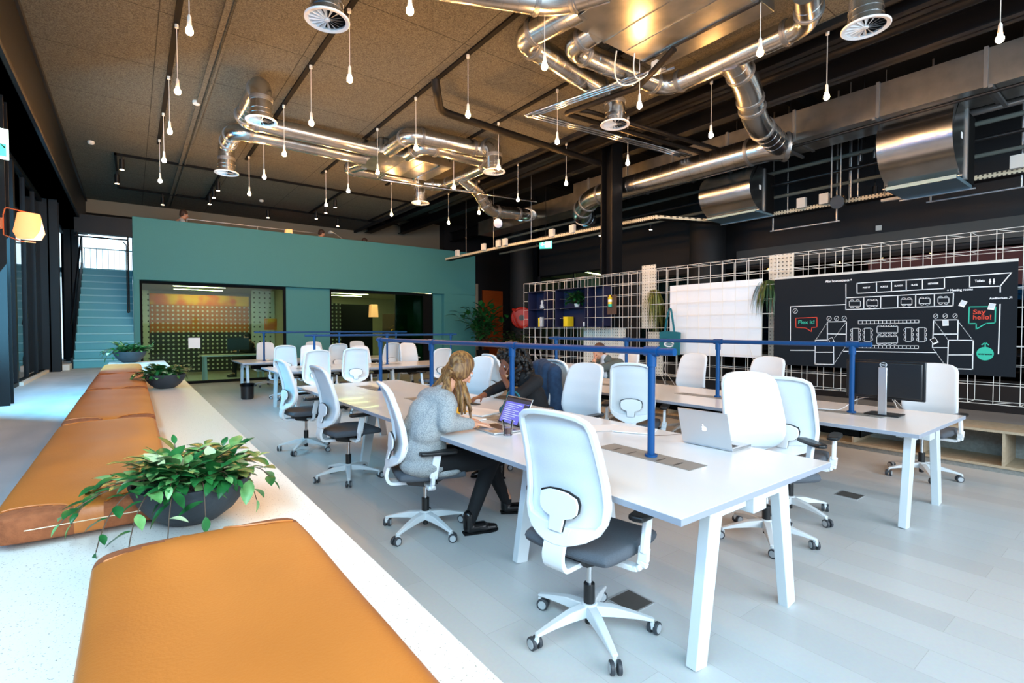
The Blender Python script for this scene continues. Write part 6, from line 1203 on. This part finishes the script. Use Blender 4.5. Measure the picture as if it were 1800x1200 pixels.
# dark pipes and conduits under the dark ceiling
for i, (x, z, r, m, l) in enumerate(((9.6, 4.35, .035, 'cloth_grey', 'upper grey pipe behind the drum units'), (9.6, 4.12, .028, 'black_plastic', 'black pipe below the upper grey pipe'), (9.7, 3.92, .03, 'cloth_grey', 'lower grey pipe behind the drum units'), (7.15, 4.95, .075, 'tube_black', 'thick black pipe right of the ceiling edge'), (9.9, 4.62, .05, 'aluminium', 'silver pipe running high at the far right'), (8.33, 4.31, .022, 'black_plastic', 'thin black bar under the rectangular duct'))):
    pipes('ceiling_pipe', l, [[(x, -2, z), (x, (13.5, 13.5, 13.5, 13.5, 2.3, 7.4)[i], z)]], r, m, grp='long pipes under the dark ceiling')
for i, (x, y) in enumerate(((9.4, 3.55), (9.5, 3.45), (9.65, 3.35), (9.75, 3.28))): pipes('vertical_conduit', ('first', 'second', 'third', 'fourth')[i]+' thin vertical conduit from the left, between the two drum units', [[(x, y, 3.65), (x, y, 4.9)]], .012, 'aluminium', grp='vertical conduits between the drum units')
for i, (x, y) in enumerate(((9.6, 3.20), (9.6, 3.0))): pipes('valve_stem', ('left', 'right')[i]+' silver valve stem between the drum units', [[(x, y, 4.2), (x, y, 4.62)]], .03, 'chrome', grp='silver valve stems')
# cable tray with boxes
def ctray(label, pts):
    o = Vector(pts[0]); t = thing('cable_tray', label, 'cable tray', tuple(o)); a = MB(); b = MB()
    for p, q in zip(pts, pts[1:]):
        p, q = Vector(p)-o, Vector(q)-o; a.beam(p, q+(q-p).normalized()*.01, .008, .075); b.beam(p+Vector((.09, 0, -.035)), q+Vector((.09, 0, -.035)), .19, .006)
    a.build('side_flange', 'tray_holes', t); b.build('tray_floor', 'tube_black', t); return t
T = [(9.75, .4, 3.62), (9.72, 5.55, 3.62), (8.15, 6.15, 3.62), (7.85, 10.6, 3.62), (7.85, 13.8, 3.62)]
ctray('cream perforated cable tray zigzagging below the drum units', T)
for i, (x, y, l) in enumerate(((9.6, 1.35, 'white junction box at the far right of the cable tray'), (9.65, 4.12, 'white junction box right of the small drum unit'), (9.65, 3.75, 'white junction box nearest the black floodlight'), (9.6, 5.2, 'white junction box left of the small drum unit'), (8.0, 8.3, 'white junction box just left of the steel column'), (7.96, 8.95, 'white junction box above the exit sign, right one'), (7.8, 10.6, 'white junction box left of the exit sign, first'), (7.8, 10.9, 'white junction box left of the exit sign, second'), (7.8, 11.6, 'white junction box left of the exit sign, third'), (7.8, 13.0, 'white junction box nearest the green box'))):
    tag(MB().box(-.05, .03, -.075, .075, -.04, .14).build('junction_box', 'white_paint', loc=(x, y, 3.66), bev=.006), l, 'junction box', 'white junction boxes on the cable tray')
t = thing('floodlight', 'black floodlight on the cable tray between the drum units', 'floodlight', (9.62, 3.5, 3.60)); MB().cyl((0, 0, 0), (-.12, 0, -.02), .09, 18, .11).box(0, .08, -.06, .06, -.06, .1).build('housing', 'black_plastic', t)
for i, (x, y) in enumerate(((9.72, 1.0), (9.72, 2.9), (9.72, 3.4), (9.72, 4.4), (9.72, 5.4), (8.05, 7.4), (7.85, 9.6), (7.85, 11.2), (7.85, 12.6))):
    tag(MB().cyl((x, y, 3.6), (x, y, 5.6), .006, 6).build('suspension_rod', 'aluminium'), 'threaded rod holding the cable tray, %s from the right' % ('first', 'second', 'third', 'fourth', 'fifth', 'sixth', 'seventh', 'eighth', 'ninth')[i], 'rod', 'thin ceiling rods')
t = thing('fluorescent_batten', 'slim white batten light under the cable tray over the map board', 'light', (9.7, 2.75, 3.50)); MB().box(-.03, .03, -.18, .18, 0, .04).build('batten', 'white_paint', t)
pipes('hanging_bar', 'thin silver bar hanging below the tray over the map board', [[(9.9, 1.3, 3.42), (9.9, 2.4, 3.42)], [(9.9, 1.35, 3.42), (9.9, 1.35, 5.6)], [(9.9, 2.35, 3.42), (9.9, 2.35, 5.6)]], .014, 'aluminium', grp='thin silver hanging bars'); pipes('hanging_bar', 'thin silver bar hanging below the tray left of the map board', [[(9.9, 3.6, 3.34), (9.9, 4.8, 3.34)], [(9.9, 3.65, 3.34), (9.9, 3.65, 5.6)], [(9.9, 4.75, 3.34), (9.9, 4.75, 5.6)]], .014, 'aluminium', grp='thin silver hanging bars')
tag(MB().box(11.95, 11.97, 10.5, 10.6, 0, .1).build('wall_box', 'white_paint', loc=(0, -6.9, 3.42)), 'small white box on the dark wall above the map board', 'box')
bpy.data.objects.remove(bpy.data.objects['Empty']) if 'Empty' in bpy.data.objects else None
